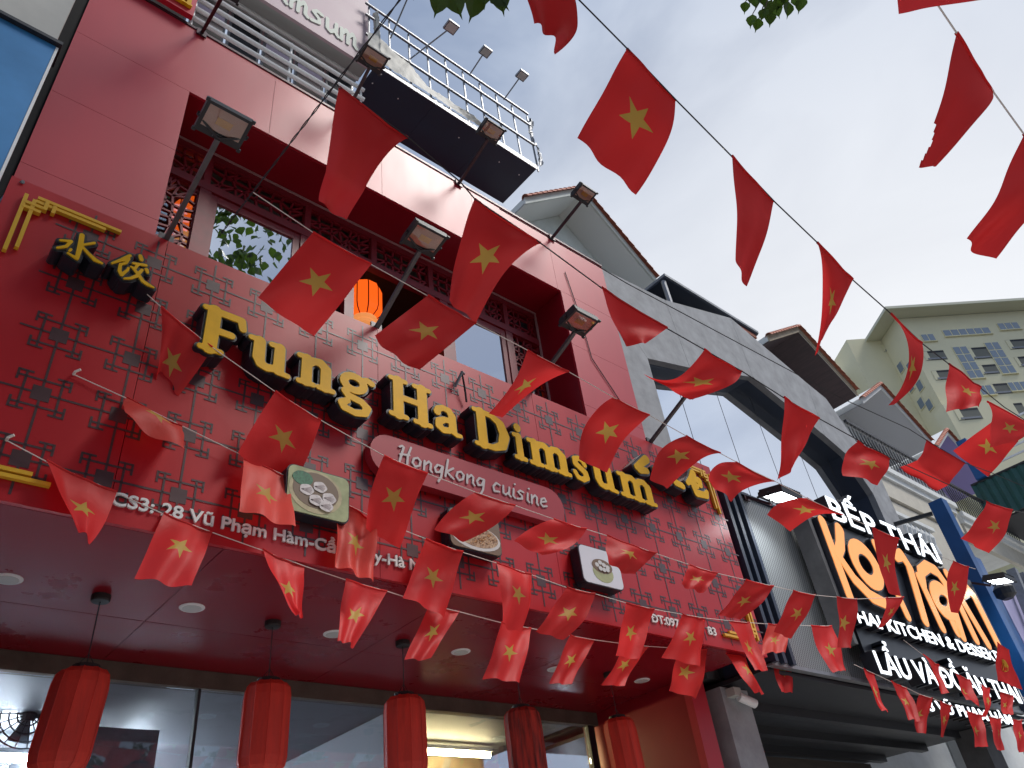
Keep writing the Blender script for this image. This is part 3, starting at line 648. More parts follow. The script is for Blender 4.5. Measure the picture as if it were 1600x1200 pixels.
for k, (x, lab, m) in enumerate(((1.18, 'leftmost red cloth lantern hanging before the shop window with the fan', M_lant), (2.30, 'second red cloth lantern from the left, before the shop glass', M_lant), (3.37, 'third red cloth lantern, left of the warm lit shop window', M_lant), (4.52, 'red cloth lantern with dark streaks running from its top', M_stain), (5.69, 'rightmost red cloth lantern, beside the dark red side wall', M_lant))):
    lantern(x, 4.94, 3.24 if k else 3.205, 3.652, lab, m, lean=((-.09, -.05), (-.015, 0), (0, 0), (.02, 0), (.05, .0))[k])
def glow_lantern(x, y, z0, label):
    t = thing('lit_lantern', (x, y, z0), label, 'lantern', 'lit orange lanterns upstairs')
    h, r = .55, .21; n = 10; prof = [(.5, .0), (.92, .14), (1, .25), (1, .78), (.9, .9), (.5, 1)]
    MB().lathe([(r * a, h * b) for a, b in prof], (x, y, z0), n).build('body', M_olant, t)
    ribs = MB()
    for k in range(n):
        a = 2 * math.pi * k / n; ribs.tube([(x + r * 1.005 * p * math.cos(a), y + r * 1.005 * p * math.sin(a), z0 + h * q) for p, q in prof], .007, 4, cap=False)
    ribs.build('ribs', M_lattdark, t)
    b = MB().lathe([(r * .55, -.09), (r * .62, -.06), (r * .62, -.045), (r * .72, -.03), (r * .74, 0), (r * .55, .01)], (x, y, z0), 16).build('base_ring', M_obase, t)
    MB().tube([(x, y, z0 + h), (x, y, 8.45)], .006, 5).build('cord', M_stringd, t)
    return t
lo = PY((569, 508), 5.75); glow_lantern(lo[0], lo[1], lo[2] + .06, 'lit orange lantern hanging in the open upstairs window')
lo = PY((292, 385), 5.75); glow_lantern(lo[0], lo[1], lo[2] + .06, 'lit orange lantern glowing behind the carved screen at the left')
lo = PY((752, 600), 5.75); glow_lantern(lo[0], lo[1], lo[2] + .06, 'lit orange lantern seen dimly through the right upstairs window')

# recessed downlights in the soffit
M_dl = mat('downlight_diffuser', (0.55, 0.55, 0.54), 0.5)
for px, lab in (((12, 904), 'round white downlight in the red soffit at the left edge'), ((300, 949), 'round white downlight in the soffit between the two left lanterns'), ((522, 990), 'round white downlight in the soffit half hidden by a flag'), ((720, 1018), 'round white downlight in the soffit in the middle of the shop'), ((868, 1045), 'round white downlight in the soffit behind a tilted flag'), ((1003, 1063), 'rightmost round white downlight in the red soffit')):
    p = PZ(px, 3.652); t = thing('downlight', p, lab, 'downlight', 'downlights in the soffit')
    MB().lathe([(.072, -.008), (.08, -.004), (.08, 0)], p, 20).build('ring', M_whitepaint, t)
    MB().lathe([(.06, -.0105), (.06, -.0085)], p, 20).build('diffuser', M_dl, t)

# ================================================================== UPPER BALCONY, BANNER, CANOPY
bal = thing('upper_balcony', (2.0, 5.2, TOPZ), 'glazed upper balcony behind white horizontal railings above the red facade', 'balcony')
M_awall = mat('balcony_panel', (0.58, 0.62, 0.60), 0.6, var=0.12, vscale=4)
box('parapet_wall', -0.05, 6.88, 5.28, 5.4, 9.2, 10.3, M_awall, bal)
for k in range(7):
    x0 = 0.0 + k * .42
    if x0 > 2.6: break
    box('balcony_window', x0 + .01, x0 + .40, 5.06, 5.09, 9.85, 11.0, mat('aluminium_frame', (0.30, 0.31, 0.33), 0.4, metal=.4), bal)
    box('window_glass', x0 + .04, x0 + .37, 5.052, 5.058, 9.9, 10.95, M_glassw if k % 3 else M_room, bal)
box('balcony_base', -0.05, 2.93, 5.05, 5.12, 9.55, 9.845, M_awall, bal)
box('balcony_ceiling', -0.05, 2.93, 4.89, 5.3, 11.02, 11.08, M_awall, bal)
rl = thing('white_railing', (1.4, 4.76, TOPZ), 'white metal railing of horizontal bars along the top of the red facade', 'railing')
for k in range(5):
    MB().tube([(0.82, 4.76, 9.66 + k * .20), (2.9, 4.76, 9.66 + k * .20)], .027, 8).build('rail', M_whitepaint, rl)
for x in (0.83, 1.93, 2.87): MB().tube([(x, 4.785, 9.6), (x, 4.785, 10.55)], .014, 6).build('post', M_whitepaint, rl)
bn = thing('pink_banner', (1.4, 4.62, 10.79), 'washed-out pink sign board with white script letters above the railing', 'sign')
box('board', -0.6, 2.877, 4.62, 4.66, 10.79, 13.2, M_pinkb, bn)
box('under_beam', -0.6, 2.877, 4.662, 4.82, 10.80, 11.0, mat('grey_beam', (0.36, 0.37, 0.36), .7), bn)
MB().tube([(-.6, 4.86, 10.82), (2.877, 4.86, 10.82)], .03, 8).build('gutter_pipe', M_whitepaint, bn)
script_word('imsum', 1.66, 2.73, 11.0, 0.525, bn, 4.605, 4.6195, wd=.13, slant=.05, m=mat('banner_letter', (.62, .66, .58), .6), name='banner_letter')
ts = thing('small_red_sign', (0.4, 4.62, TOPZ), 'small red sign with yellow letters at the top left of the facade', 'sign')
box('board', 0.0, 0.80, 4.60, 4.66, TOPZ + .04, 10.3, mat('bright_red_board', (0.5, 0.012, 0.03), .4), ts)
for ch, a, b in (('m', .56, .76), ('u', .42, .55), ('s', .34, .41)):
    f = MB(); solid(f, outline(G[ch], 0.02, .03), fitted(ch, a, b, 9.70, .19), 4.56, 4.598); f.build('letter', M_yellow, ts)
cn = thing('billboard_canopy', (4.3, 4.55, 10.72), 'navy underside canopy carrying a bare billboard frame and torn tarpaulin', 'canopy')
CZ = 10.74
xl, xr, yo, yi = 2.93, 5.66, 4.53, 5.2
for a, b in zip(np.linspace(xl, xr, 4)[:-1], np.linspace(xl, xr, 4)[1:]): box('soffit_board', a + .0015, b - .0015, yo, yi + .1, CZ, CZ + .03, M_navy, cn)
box('fascia', xl, xr + .01, yo - .012, yo - .002, CZ - .012, CZ + .09, M_steel, cn)
for px in ((582, 130), (622, 154), (717, 215), (780, 253), (811, 273), (596, 116)):
    q = PZ(px, CZ); MB().lathe([(.009, -.004), (.009, 0)], q, 8).build('screw', M_whitepaint, cn)
def frp(x, z, y=yo): return (x, y, z)
for z in (11.35, 11.85, 12.15): MB().bar(frp(2.78, z - .0), frp(5.73, z + .02), .03).build('frame_rail', M_steel, cn)
for x in np.arange(2.85, 5.8, .32): MB().bar(frp(x, CZ + .03, yo + .03), frp(x, 12.15, yo + .03), .02).build('frame_post', M_steel, cn)
for x in np.arange(3.1, 5.8, .64): MB().bar(frp(x, CZ + .05, yo + .05), frp(x + .25, 11.9, yo + .6), .02).build('frame_brace', M_steel, cn)
# torn tarpaulin
rnd = random.Random(3)
def crumple(name, fn, nu, nv, m, par, amp):
    vs = []; fs = []
    for i in range(nu + 1):
        for j in range(nv + 1):
            p = np.array(fn(i / nu, j / nv)); vs.append(p + np.array([rnd.uniform(-amp, amp) * .4, rnd.uniform(-amp, amp), rnd.uniform(-amp, amp)]))
    for i in range(nu):
        for j in range(nv): a = i * (nv + 1) + j; fs.append((a, a + 1, a + nv + 2, a + nv + 1))
    return mesh_obj(name, vs, fs, m, par, True)
M_tarp = mat('torn_tarpaulin', (0.62, 0.60, 0.55), .6, var=.25, vscale=8)
crumple('tarpaulin', lambda u, v: (2.8 + 1.95 * u, yo - .03 - .04 * math.sin(9 * u) * v, CZ + .1 + v * (.50 * (1 - u) * (1 + .12 * math.sin(23 * u)) + .015)), 60, 8, M_tarp, cn, .007)
crumple('tarpaulin', lambda u, v: (2.90 + .10 * v * (1 - .5 * u), yo - .02 + .05 * math.sin(6 * v), 10.85 + 1.2 * u), 24, 4, M_tarp, cn, .012)
crumple('tarpaulin_shred', lambda u, v: (5.70 + .10 * v + .05 * math.sin(7 * u), yo - .02 + .03 * v, 10.9 + 1.15 * u), 30, 4, M_steel, cn, .03)
for px0, px1, lab in (((641, 92), (702, 45), 'first'), ((733, 118), (756, 83), 'second'), ((787, 156), (813, 120), 'third'), ((610, 60), (640, -10), 'fourth')):
    A = PY(px0, yo); B = PX(px1, A[0])
    t = thing('billboard_lamp', A, {'first': 'thin arm lamp on the billboard frame, left one against the sky', 'second': 'thin arm lamp on the billboard frame, middle one against the sky', 'third': 'thin arm lamp on the billboard frame, right one against the sky', 'fourth': 'thin arm on the billboard frame nearest the pink banner, lamp out of view'}[lab], 'lamp', 'thin arm lamps on the billboard frame')
    MB().tube([A, B], .011, 6).build('arm', M_steel, t)
    MB().box(B[0] - .07, B[0] + .09, B[1] - .1, B[1] + .04, B[2] - .01, B[2] + .03).build('head', M_steel, t)
    MB().box(B[0] - .055, B[0] + .075, B[1] - .085, B[1] + .025, B[2] - .014, B[2] - .0105).build('glass', M_dl, t)
# parapet behind: brick corner by the gable
rc = thing('roof_corner', (6.9, 5.6, 10), 'brown parapet corner with a small grille beside the canopy end', 'wall')
box('parapet', 5.6, 6.6, 6.2, 6.5, 9.5, 11.55, mat('brown_brick', (.14, .09, .07), .8, var=.3, vscale=14), rc)
for k in range(6): MB().bar((5.95 + k * .07, 5.9, 9.6), (5.95 + k * .07, 5.9, 10.6), .012).build('grille_bar', M_dark, rc)

# ================================================================== LEFT NEIGHBOUR
lb = thing('blue_billboard', (-1.2, 4.4, 0), 'blue billboard with a thin white edge left of the red facade', 'billboard')
box('face', -3.2, -0.125, 4.40, 4.46, 0, 7.76, M_blue, lb); box('edge_strip', -0.123, -0.105, 4.395, 4.46, 0, 7.75, M_whitepaint, lb)
box('top_cap', -3.2, -0.09, 4.36, 4.6, 7.765, 7.80, M_dark, lb)
lw = thing('beige_panel_wall', (-1.2, 4.55, 7.8), 'pale beige panel above the blue billboard', 'wall')
box('panel', -3.2, -0.14, 4.50, 4.6, 7.81, 11, M_beige, lw)
lg = thing('side_gap_wall', (-0.12, 5, 0), 'narrow black gap wall between the blue billboard and red facade', 'wall')
box('gap_wall', -0.30, -0.055, 4.72, 6, 0, 12, mat('gap_black', (.008, .008, .01), .9), lg)

# ================================================================== GREY THAI RESTAURANT
th = thing('grey_restaurant_building', (10.5, 5.5, 0), 'grey concrete building with a chamfered frame round a large glass front', 'building')
XA, XB = 6.905, 14.15
outerp = [(XA, 5.5), (XA, 9.56), (8.4, 9.70), (10.45, 10.32), (12.6, 9.72), (13.2, 9.58), (XB, 8.2), (XB, 5.5)]
innerp = [(13.45, 5.5), (13.45, 7.55), (13.0, 8.25), (12.4, 8.45), (10.45, 8.98), (8.5, 8.36), (7.45, 8.08), (7.45, 5.5)]
# concrete frame built of separate cast panels with joints
cuts = [[(XA, 5.5), (XA, 8.9), (7.45, 8.08), (7.45, 5.5)], [(XA, 8.906), (XA, 9.56), (8.4, 9.70), (8.5, 8.36), (7.452, 8.086)], [(8.406, 9.70), (10.45, 10.32), (10.45, 8.98), (8.506, 8.36)], [(10.456, 10.32), (12.6, 9.72), (12.4, 8.45), (10.456, 8.98)], [(12.606, 9.72), (13.2, 9.58), (XB, 8.2), (13.45, 7.55), (13.0, 8.25), (12.406, 8.45)], [(XB, 8.19), (XB, 5.5), (13.45, 5.5), (13.45, 7.54)]]
for c_ in cuts: MB().prism(c_, YF + 0.01, YF + 0.12).build('concrete_panel', M_conc, th)
inn = [(7.45, 8.08), (8.5, 8.36), (10.45, 8.98), (12.4, 8.45), (13.0, 8.25), (13.45, 7.55)]
rv = MB()
for a, b in zip(inn[:-1], inn[1:]): rv.hexa([(a[0], YF + .122, a[1]), (b[0], YF + .122, b[1]), (b[0], YF + .122, b[1] + .05), (a[0], YF + .122, a[1] + .05)], [(a[0], 5.06, a[1]), (b[0], 5.06, b[1]), (b[0], 5.06, b[1] + .05), (a[0], 5.06, a[1] + .05)])
rv.box(13.45, 13.5, YF + .122, 5.06, 5.5, 7.55); rv.box(7.4, 7.45, YF + .122, 5.06, 5.5, 8.08)
rv.build('reveal', M_navy, th)
M_gsky = glass_mat('front_glass', 0.93)
gx = [7.46, 8.55, 9.65, 10.75, 11.85, 12.9, 13.44]
for a, b in zip(gx[:-1], gx[1:]): box('glass_panel', a + .004, b - .004, 5.03, 5.04, 5.0, 8.97, M_gsky, th)
for x in gx[1:-1]: box('glass_joint', x - .0038, x + .0038, 5.027, 5.042, 5.0, 8.97, M_dark, th)
box('back_wall', 7.0, 14.1, 7.5, 7.6, 3.7, 9.0, M_room, th)
box('slab', XA + .02, XB - .02, 4.72, 7.5, 3.66, 4.3, M_concd, th)
# mesh-clad fascia
mm = bpy.data.materials.new('perforated_metal'); mm.use_nodes = True; tt = mm.node_tree; bb = tt.nodes['Principled BSDF']
bb.inputs['Metallic'].default_value = .35; bb.inputs['Roughness'].default_value = .45
a0 = tt.nodes.new('ShaderNodeTexCoord'); a1 = tt.nodes.new('ShaderNodeSeparateXYZ'); tt.links.new(a0.outputs['Object'], a1.inputs[0])
def mnode(op, x, y=None):
    n = tt.nodes.new('ShaderNodeMath'); n.operation = op
    for i, q in enumerate((x, y)):
        if q is None: continue
        if hasattr(q, 'is_linked') or hasattr(q, 'node'): tt.links.new(q, n.inputs[i])
        else: n.inputs[i].default_value = q
    return n.outputs[0]
sxn = mnode('SINE', mnode('MULTIPLY', a1.outputs[0], 150.0)); szn = mnode('SINE', mnode('MULTIPLY', a1.outputs[2], 150.0))
pr = mnode('MULTIPLY', sxn, szn); gt = mnode('GREATER_THAN', pr, 0.15)
mr_ = tt.nodes.new('ShaderNodeMix'); mr_.data_type = 'RGBA'; mr_.inputs['A'].default_value = (.24, .25, .25, 1); mr_.inputs['B'].default_value = (.09, .095, .10, 1)
tt.links.new(gt, mr_.inputs['Factor']); tt.links.new(mr_.outputs['Result'], bb.inputs['Base Color'])
tf = thing('mesh_fascia', (10.4, 4.05, 3.62), 'perforated metal fascia of the grey restaurant behind its lit letters', 'fascia')
for a, b in zip(np.linspace(7.42, 13.5, 6)[:-1], np.linspace(7.42, 13.5, 6)[1:]): box('perforated_panel', a + .004, b - .004, 4.05, 4.07, 3.64, 5.6, mm, tf)
box('top_flashing', 7.05, 13.7, 4.02, 4.7, 5.61, 5.64, M_navy, tf)
for x in (7.05, 7.20, 7.36): box('corner_fin', x, x + .055, 3.98, 4.6, 3.62, 5.6, M_navy, tf)
box('corner_infill', 7.11, 7.40, 4.04, 4.06, 3.63, 5.59, mm, tf)
box('corner_fin', 13.5, 13.56, 3.98, 4.6, 3.62, 5.6, M_navy, tf)
box('bottom_edge', 7.05, 13.56, 4.03, 4.1, 3.60, 3.637, M_steel, tf)
box('fascia_core', 7.12, 13.49, 4.10, 4.7, 3.66, 5.58, M_room, tf)
# shop front below
box('dark_soffit', 7.0, 13.9, 4.12, 7.4, 3.56, 3.60, mat('soffit_black', (.02, .022, .028), .5, var=.3, vscale=2), th)
for y in (4.9, 5.6, 6.3): MB().box(7.3, 13.6, y, y + .12, 3.46, 3.56).build('soffit_beam', M_dark, th)
box('wood_beam', 7.3, 13.4, 6.5, 6.7, 3.05, 3.46, mat('dark_timber', (.055, .042, .035), .7, var=.3, vscale=5, stretch=(.4, 4, 4)), th)
box('pillar', 6.95, 7.42, 4.62, 5.0, 0, 3.55, M_conc, th)
box('pillar', 13.2, 13.7, 4.62, 5.0, 0, 3.55, M_concd, th)
box('shop_back', 7.0, 13.9, 8.6, 8.7, 0, 3.56, M_room, th)
box('shop_counter_light', 8.6, 8.75, 8.45, 8.5, 2.9, 2.93, M_orange, th)
# sign: boards and letters
ks = thing('thai_kitchen_sign', (10.6, 3.8, 3.6), 'lit Thai restaurant sign with huge orange letters on black boards', 'sign')
M_obg = mat('lit_orange_letter', (.55, .25, .09), .4, emit=(1.0, .33, .07), estr=.45)
M_wlit = mat('lit_white_letter', (.85, .87, .9), .4, emit=(.86, .93, 1.0), estr=.95)
YB = 3.80
bdp = [(8.50, 3.98), (8.50, 5.46), (8.66, 5.52), (12.0, 5.52), (13.2, 4.62), (13.2, 3.98)]
box('black_board', 8.5, 13.2, YB, YB + .10, 4.33, 5.50, M_black, ks)
box('board_side_rail', 8.42, 8.495, YB - .02, YB + .2, 3.9, 5.56, M_concd, ks)
KY = [[(62, 268, 60), (268, 832, 60)], [(190, 325, 60), (196, 450, 60), (165, 560, 50)], [(180, 520, 50), (300, 700, 60), (430, 832, 60), (560, 895, 50)],
      [(388 + math.cos(a) * 82 + math.sin(a) * 50, 590 + math.cos(a) * 135 - math.sin(a) * 32, 66) for a in np.linspace(0, 2 * math.pi, 25)],
      [(458, 440, 46), (700, 975, 46)], [(612, 530, 46), (655, 515, 50), (715, 610, 50), (830, 1010, 50)],
      [(812, 720, 50), (800, 640, 46), (850, 600, 46), (920, 640, 48), (990, 740, 48), (1110, 1120, 48)], [(790, 690, 46), (960, 1060, 46)],
      [(968 + math.cos(a) * 55 + math.sin(a) * 42, 860 + math.cos(a) * 95 - math.sin(a) * 26, 52) for a in np.linspace(0, 2 * math.pi, 25)], [(1010, 960, 46), (1070, 1090, 46)],
      [(1075, 860, 44), (1210, 1145, 44)], [(1105, 800, 46), (1150, 770, 46), (1200, 830, 48), (1380, 1190, 48)], [(1000, 665, 44), (1300, 1180, 44)]]
for st in KY:
    q = traced([st], 1270, 760, 4.8, YB - .06)
    q = [[(x_, z_, max(.12, min(.20, w_ * .75))) for x_, z_, w_ in s_] for s_ in q]
    b_ = MB(); solid(b_, outline(q, .02, .02), idm, YB - .075, YB - .001); lt = b_.build('letter_stroke', M_black, ks)
    f_ = MB(); solid(f_, outline(q, 0, .02), idm, YB - .082 - .0015 * (KY.index(st) % 3), YB - .0755); f_.build('letter_face', M_obg, lt)
def lit_text(s, pa, pb, ptop, y, back=True, dx=0):
    A, B, T = PY(pa, y), PY(pb, y), PY(ptop, y); z0 = (A[2] + B[2]) / 2; h = T[2] - A[2]
    dj = s.replace(' ', '').find('Đ'); s = s.replace('Đ', 'D')
    b_ = MB(); text_mesh(b_, s, A[0], B[0], z0, h, y - .02, y + .13, offset=.02); bl_ = [l_.build('lit_letter', M_black, ks) for l_ in split_letters(b_)]
    f_ = MB(); text_mesh(f_, s, A[0] + .01, B[0] - .01, z0 + .004, h * .985, y - .03, y - .021, offset=.004); fl_ = split_letters(f_)
    if 0 <= dj < len(fl_):
        xa, xb = min(v[0] for v in fl_[dj].v), max(v[0] for v in fl_[dj].v)
        box('letter_bar', xa - .2 * (xb - xa), xa + .45 * (xb - xa), y - .034, y - .0305, z0 + h * .45, z0 + h * .57, M_wlit, bl_[min(dj, len(bl_) - 1)])
    for q, l_ in enumerate(fl_): l_.build('letter_face', M_wlit, bl_[q] if len(fl_) == len(bl_) else ks)
lit_text('BẾP THÁI', (1300, 812), (1470, 882), (1287, 775), 3.76)
box('text_rail', 8.9, 12.3, 3.80, 3.84, 5.56, 5.61, M_dark, ks)
lit_text('THAI KITCHEN & DESSERT', (1322, 968), (1563, 1038), (1314, 945), 3.78)
box('text_rail', 8.5, 13.2, 3.85, 3.89, 4.2, 4.32, M_black, ks)
lit_text('LẨU VÀ ĐỒ ĂN THÁI', (1372, 1050), (1597, 1103), (1356, 1012), 3.76)
box('black_board', 8.75, 13.2, 3.86, 3.90, 3.86, 4.15, M_black, ks)
lit_text('28 VŨ PHẠM HÀM', (1437, 1107), (1584, 1137), (1428, 1087), 3.70)
floodlight((7.62, 4.03, 5.60), PX((1205, 788), 7.62) * [1, 1, 1] + [0, 0, .0], 'lit white floodlight at the left corner of the grey restaurant sign', M_armred, tilt=.2, sx_=.42, sy_=.30, lit=True, group='lit floodlights on the grey restaurant')
floodlight((13.3, 4.03, 5.60), PX((1548, 915), 13.3), 'lit white floodlight at the far right end of the grey restaurant sign', M_armred, tilt=.2, sx_=.42, sy_=.32, lit=True, group='lit floodlights on the grey restaurant')
sc_ = thing('security_camera', (7.25, 4.55, 3.5), 'small white security camera on top of the grey pillar', 'camera')
cp = PY((1178, 1098), 4.5)
MB().tube([cp + [-.16, .05, .06], cp + [.02, 0, -.01]], .045, 12).build('body', M_whitepaint, sc_)
MB().tube([cp + [.02, 0, -.01], cp + [.03, -.002, -.013]], .036, 12).build('lens', M_black, sc_)
MB().bar(cp + [-.1, .04, .06], cp + [-.12, .16, .12], .03).build('bracket', M_whitepaint, sc_)
MB().box(cp[0] - .26, cp[0] - .14, 4.52, 4.62, cp[2] + .06, cp[2] + .14).build('junction_box', M_beige, sc_)
# dark slab roof behind the frame
rs = thing('dark_roof_slab', (10.8, 6, 11.3), 'dark flat roof slab showing behind the grey concrete frame', 'roof')
box('slab', 9.55, 12.55, 5.2, 8.5, 11.30, 11.36, M_steel, rs); box('underside', 9.56, 12.54, 5.22, 8.4, 11.27, 11.297, M_navy, rs)
box('back_wall', 9.6, 12.4, 6.6, 6.8, 9.3, 11.26, M_navy, rs)
box('timber_edge', 11.7, 12.5, 5.25, 5.30, 11.18, 11.265, M_tile, rs)
MB().tube([(9.62, 5.3, 10.3), (9.60, 5.3, 11.25)], .05, 8).build('downpipe', M_steel, rs)

# ================================================================== GABLED HOUSES
_tile = MB()
for k in range(6):
    a0_, a1_ = math.pi * k / 6, math.pi * (k + 1) / 6
    _tile.add([(0, .085 * math.cos(a0_), .085 * math.sin(a0_)), (0, .085 * math.cos(a1_), .085 * math.sin(a1_)), (.23, .07 * math.cos(a1_), .07 * math.sin(a1_)), (.23, .07 * math.cos(a0_), .07 * math.sin(a0_)),
               (0, .07 * math.cos(a0_), .07 * math.sin(a0_)), (0, .07 * math.cos(a1_), .07 * math.sin(a1_))], [(0, 1, 2, 3), (4, 5, 1, 0)])
TILE = bpy.data.meshes.new('roof_tile'); TILE.from_pydata(_tile.v, [], _tile.f); TILE.materials.append(M_tile); TILE.update()
def gable_house(xc, hw, ze, za, y, m_soffit, m_wall, label, m_verge, over=1.0, zbase=0.0, group='gabled houses along the street', depth=5.0):
    t = thing('gabled_house', (xc, y + over, zbase), label, 'house', group)
    zi = 1 - (0.06 / (za - ze))
    for s_ in (-1, 1):
        e, a = (xc + s_ * hw, ze), (xc, za)
        th_ = .16
        rf = MB().hexa([(e[0], y, e[1]), (a[0], y, a[1]), (a[0], y, a[1] + th_), (e[0], y, e[1] + th_)], [(e[0], y + depth, e[1]), (a[0], y + depth, a[1]), (a[0], y + depth, a[1] + th_), (e[0], y + depth, e[1] + th_)]).build('roof_slope', m_wall, t)
        MB().hexa([(e[0] - s_ * .01, y + .02, e[1] - .02), (a[0], y + .02, a[1] - .02), (a[0], y + .02, a[1] - .004), (e[0] - s_ * .01, y + .02, e[1] - .004)], [(e[0] - s_ * .01, y + over, e[1] - .02), (a[0], y + over, a[1] - .02), (a[0], y + over, a[1] - .004), (e[0] - s_ * .01, y + over, e[1] - .004)]).build('soffit', m_soffit, t)
        MB().hexa([(e[0], y - .03, e[1] - .03), (a[0], y - .03, a[1] - .03), (a[0], y - .03, a[1] + th_), (e[0], y - .03, e[1] + th_)], [(e[0], y - .003, e[1] - .03), (a[0], y - .003, a[1] - .03), (a[0], y - .003, a[1] + th_), (e[0], y - .003, e[1] + th_)]).build('verge_board', m_verge, rf)
        ln = math.hypot(hw, za - ze); n = int(ln / .2)
        for k in range(n):
            f = k / n; o = bpy.data.objects.new('roof_tile', TILE); COL.objects.link(o); o.parent = rf
            o.matrix_parent_inverse = Matrix.Identity(4)
            o.location = (e[0] + (a[0] - e[0]) * f, y - .05, e[1] + (a[1] - e[1]) * f + th_ - .05); o.rotation_euler = (0, s_ * math.atan2(za - ze, hw), 0); o.scale = (-s_, 1, 1)
    MB().prism([(xc - hw + .25, zbase), (xc - hw + .25, ze + .25 * (za - ze) / hw - .03), (xc, za - .03), (xc + hw - .25, ze + .25 * (za - ze) / hw - .03), (xc + hw - .25, zbase)], y + over, y + over + .2).build('front_wall', m_wall, t)
    box('side_wall', xc - hw + .25, xc - hw + .45, y + over + .21, y + depth, zbase, ze - .02, m_wall, t); box('side_wall', xc + hw - .45, xc + hw - .25, y + over + .21, y + depth, zbase, ze - .02, m_wall, t)
    return t
M_brownw = mat('brown_timber_soffit', (.055, .032, .035), .6, var=.35, vscale=4, stretch=(8, .6, 1))
M_pale = mat('pale_soffit', (.78, .80, .77), .8); M_greys = mat('grey_soffit', (.52, .52, .54), .8); M_purp = mat('purple_soffit', (.30, .25, .52), .7)
M_whiteh = mat('white_stucco', (.74, .75, .74), .75, var=.08, vscale=3, bump=.08, bscale=25)
M_verge2 = mat('weathered_verge', (.40, .33, .24), .8, var=.25, vscale=6)
h1 = gable_house(9.5, 1.96, 13.22, 14.92, 6.5, M_pale, M_wall, 'white gabled house with terracotta tiles behind the grey restaurant', M_wall, over=.75, zbase=8.0)
box('gable_ledge', 8.6, 10.4, 7.12, 7.248, 13.0, 13.12, M_wall, h1); box('gable_ledge', 10.28, 10.4, 7.12, 7.248, 11, 12.99, M_wall, h1)
h2 = gable_house(16.4, 2.05, 12.36, 13.62, 5.8, M_brownw, M_whiteh, 'gabled house with a dark brown timber soffit and tiled verge', M_verge2, over=1.3)
h3 = gable_house(20.6, 2.05, 12.15, 13.45, 5.8, M_greys, M_whiteh, 'gabled house with a plain grey soffit beside the brown one', M_whiteh, over=1.3)
h4 = gable_house(24.8, 2.05, 12.0, 13.3, 5.8, M_purp, M_whiteh, 'farthest gabled house with a purple painted soffit', M_whiteh, over=1.3)
# neoclassical fronts with balconies
M_iron = mat('black_iron', (.03, .03, .035), .5); M_cream = mat('cream_band', (.58, .54, .46), .7, var=.08)
def balcony_front(h, x0, x1, zf):
    yw = 7.1
    for z in (zf - .02, zf + 2.55, zf + 2.85): box('cornice', x0, x1, yw - .18, yw - .003, z, z + .14, M_whiteh, h)
    for x in (x0 + .2, (x0 + x1) / 2 - .1, x1 - .4): box('pilaster', x, x + .22, yw - .12, yw - .003, zf + .13, zf + 2.54, M_whiteh, h)
    for xa in (x0 + .75, (x0 + x1) / 2 + .35):
        arc = [(xa, zf + .2), (xa, zf + 1.5)] + [(xa + .4 - .4 * math.cos(a), zf + 1.5 + .4 * math.sin(a)) for a in np.linspace(0, math.pi, 9)[1:-1]] + [(xa + .8, zf + 1.5), (xa + .8, zf + .2)]
        w_ = MB().prism(arc, yw - .05, yw - .002).build('arched_window', M_room, h)
        tr = MB().tube([(p[0], yw - .07, p[1]) for p in arc], .05, 6); tr.build('window_surround', M_whiteh, w_)
    bs = box('balcony_slab', x0, x1, 4.9, yw - .2, zf - .30, zf - .06, M_whiteh, h)
    box('slab_moulding', x0 - .02, x1 + .02, 4.84, 4.9, zf - .16, zf - .04, M_whiteh, bs)
    box('slab_fascia', x0, x1, 4.95, 5.05, zf - .75, zf - .31, M_cream, bs)
    rr = MB()
    rr.bar((x0, 4.95, zf + .85), (x1, 4.95, zf + .85), .06); rr.bar((x0, 4.95, zf + .05), (x1, 4.95, zf + .05), .03)
    rr.build('handrail', M_iron, h)
    n = int((x1 - x0) / .16); bars = MB()
    for k in range(n):
        x = x0 + .08 + k * .16
        bars.tube([(x + .05 * math.sin(q * 6.28), 4.95, zf + .05 + .8 * q) for q in np.linspace(0, 1, 7)], .012, 4, cap=False)
    bars.build('scroll_ironwork', M_iron, h)
balcony_front(h2, 14.35, 18.4, 8.75); balcony_front(h3, 18.6, 22.6, 8.6)
box('lower_fascia', 14.3, 18.4, 5.0, 5.1, 6.15, 7.95, M_cream, h2); box('lower_soffit', 14.3, 18.4, 5.12, 7.0, 6.2, 6.3, M_navy, h2)
for k in range(9): MB().lathe([(.03, 0), (.07, .1), (.05, .3), (.08, .45), (.03, .6)], (14.5 + k * .2, 4.96, 6.9), 10).build('baluster', M_whiteh, h2)
box('baluster_rail', 14.35, 16.3, 4.88, 4.98, 7.52, 7.6, M_whiteh, h2)
pl = None
# blue steel column and the purple shop sign beyond
bc = thing('blue_column', (13.95, 3.9, 0), 'blue steel sign column at the right end of the grey restaurant', 'column')
box('post', 13.88, 14.10, 3.82, 4.06, 0, 7.15, mat('blue_steel', (.012, .085, .27), .35, var=.12, vscale=3), bc)
MB().bar((14.0, 4.1, 7.0), (13.6, 5.4, 7.05), .06).build('tie_bar', M_dark, bc)
ps = thing('purple_shop_sign', (16.5, 4.0, 3.5), 'pale purple shop sign with angled blue frame beyond the blue column', 'sign')
M_pl = mat('pale_purple_panel', (.5, .47, .72), .35, var=.12, vscale=2); M_bls = mat('blue_panel', (.05, .13, .33), .3, var=.2, vscale=2)
for k, (a, b, z0, z1, m_) in enumerate(((14.2, 15.0, 3.6, 6.3, M_bls), (15.05, 16.0, 3.6, 6.0, M_pl), (16.05, 17.2, 3.6, 6.2, M_pl), (17.25, 18.6, 3.6, 6.4, M_whiteh))): box('sign_panel', a, b, 4.0, 4.08, z0, z1, m_, ps)
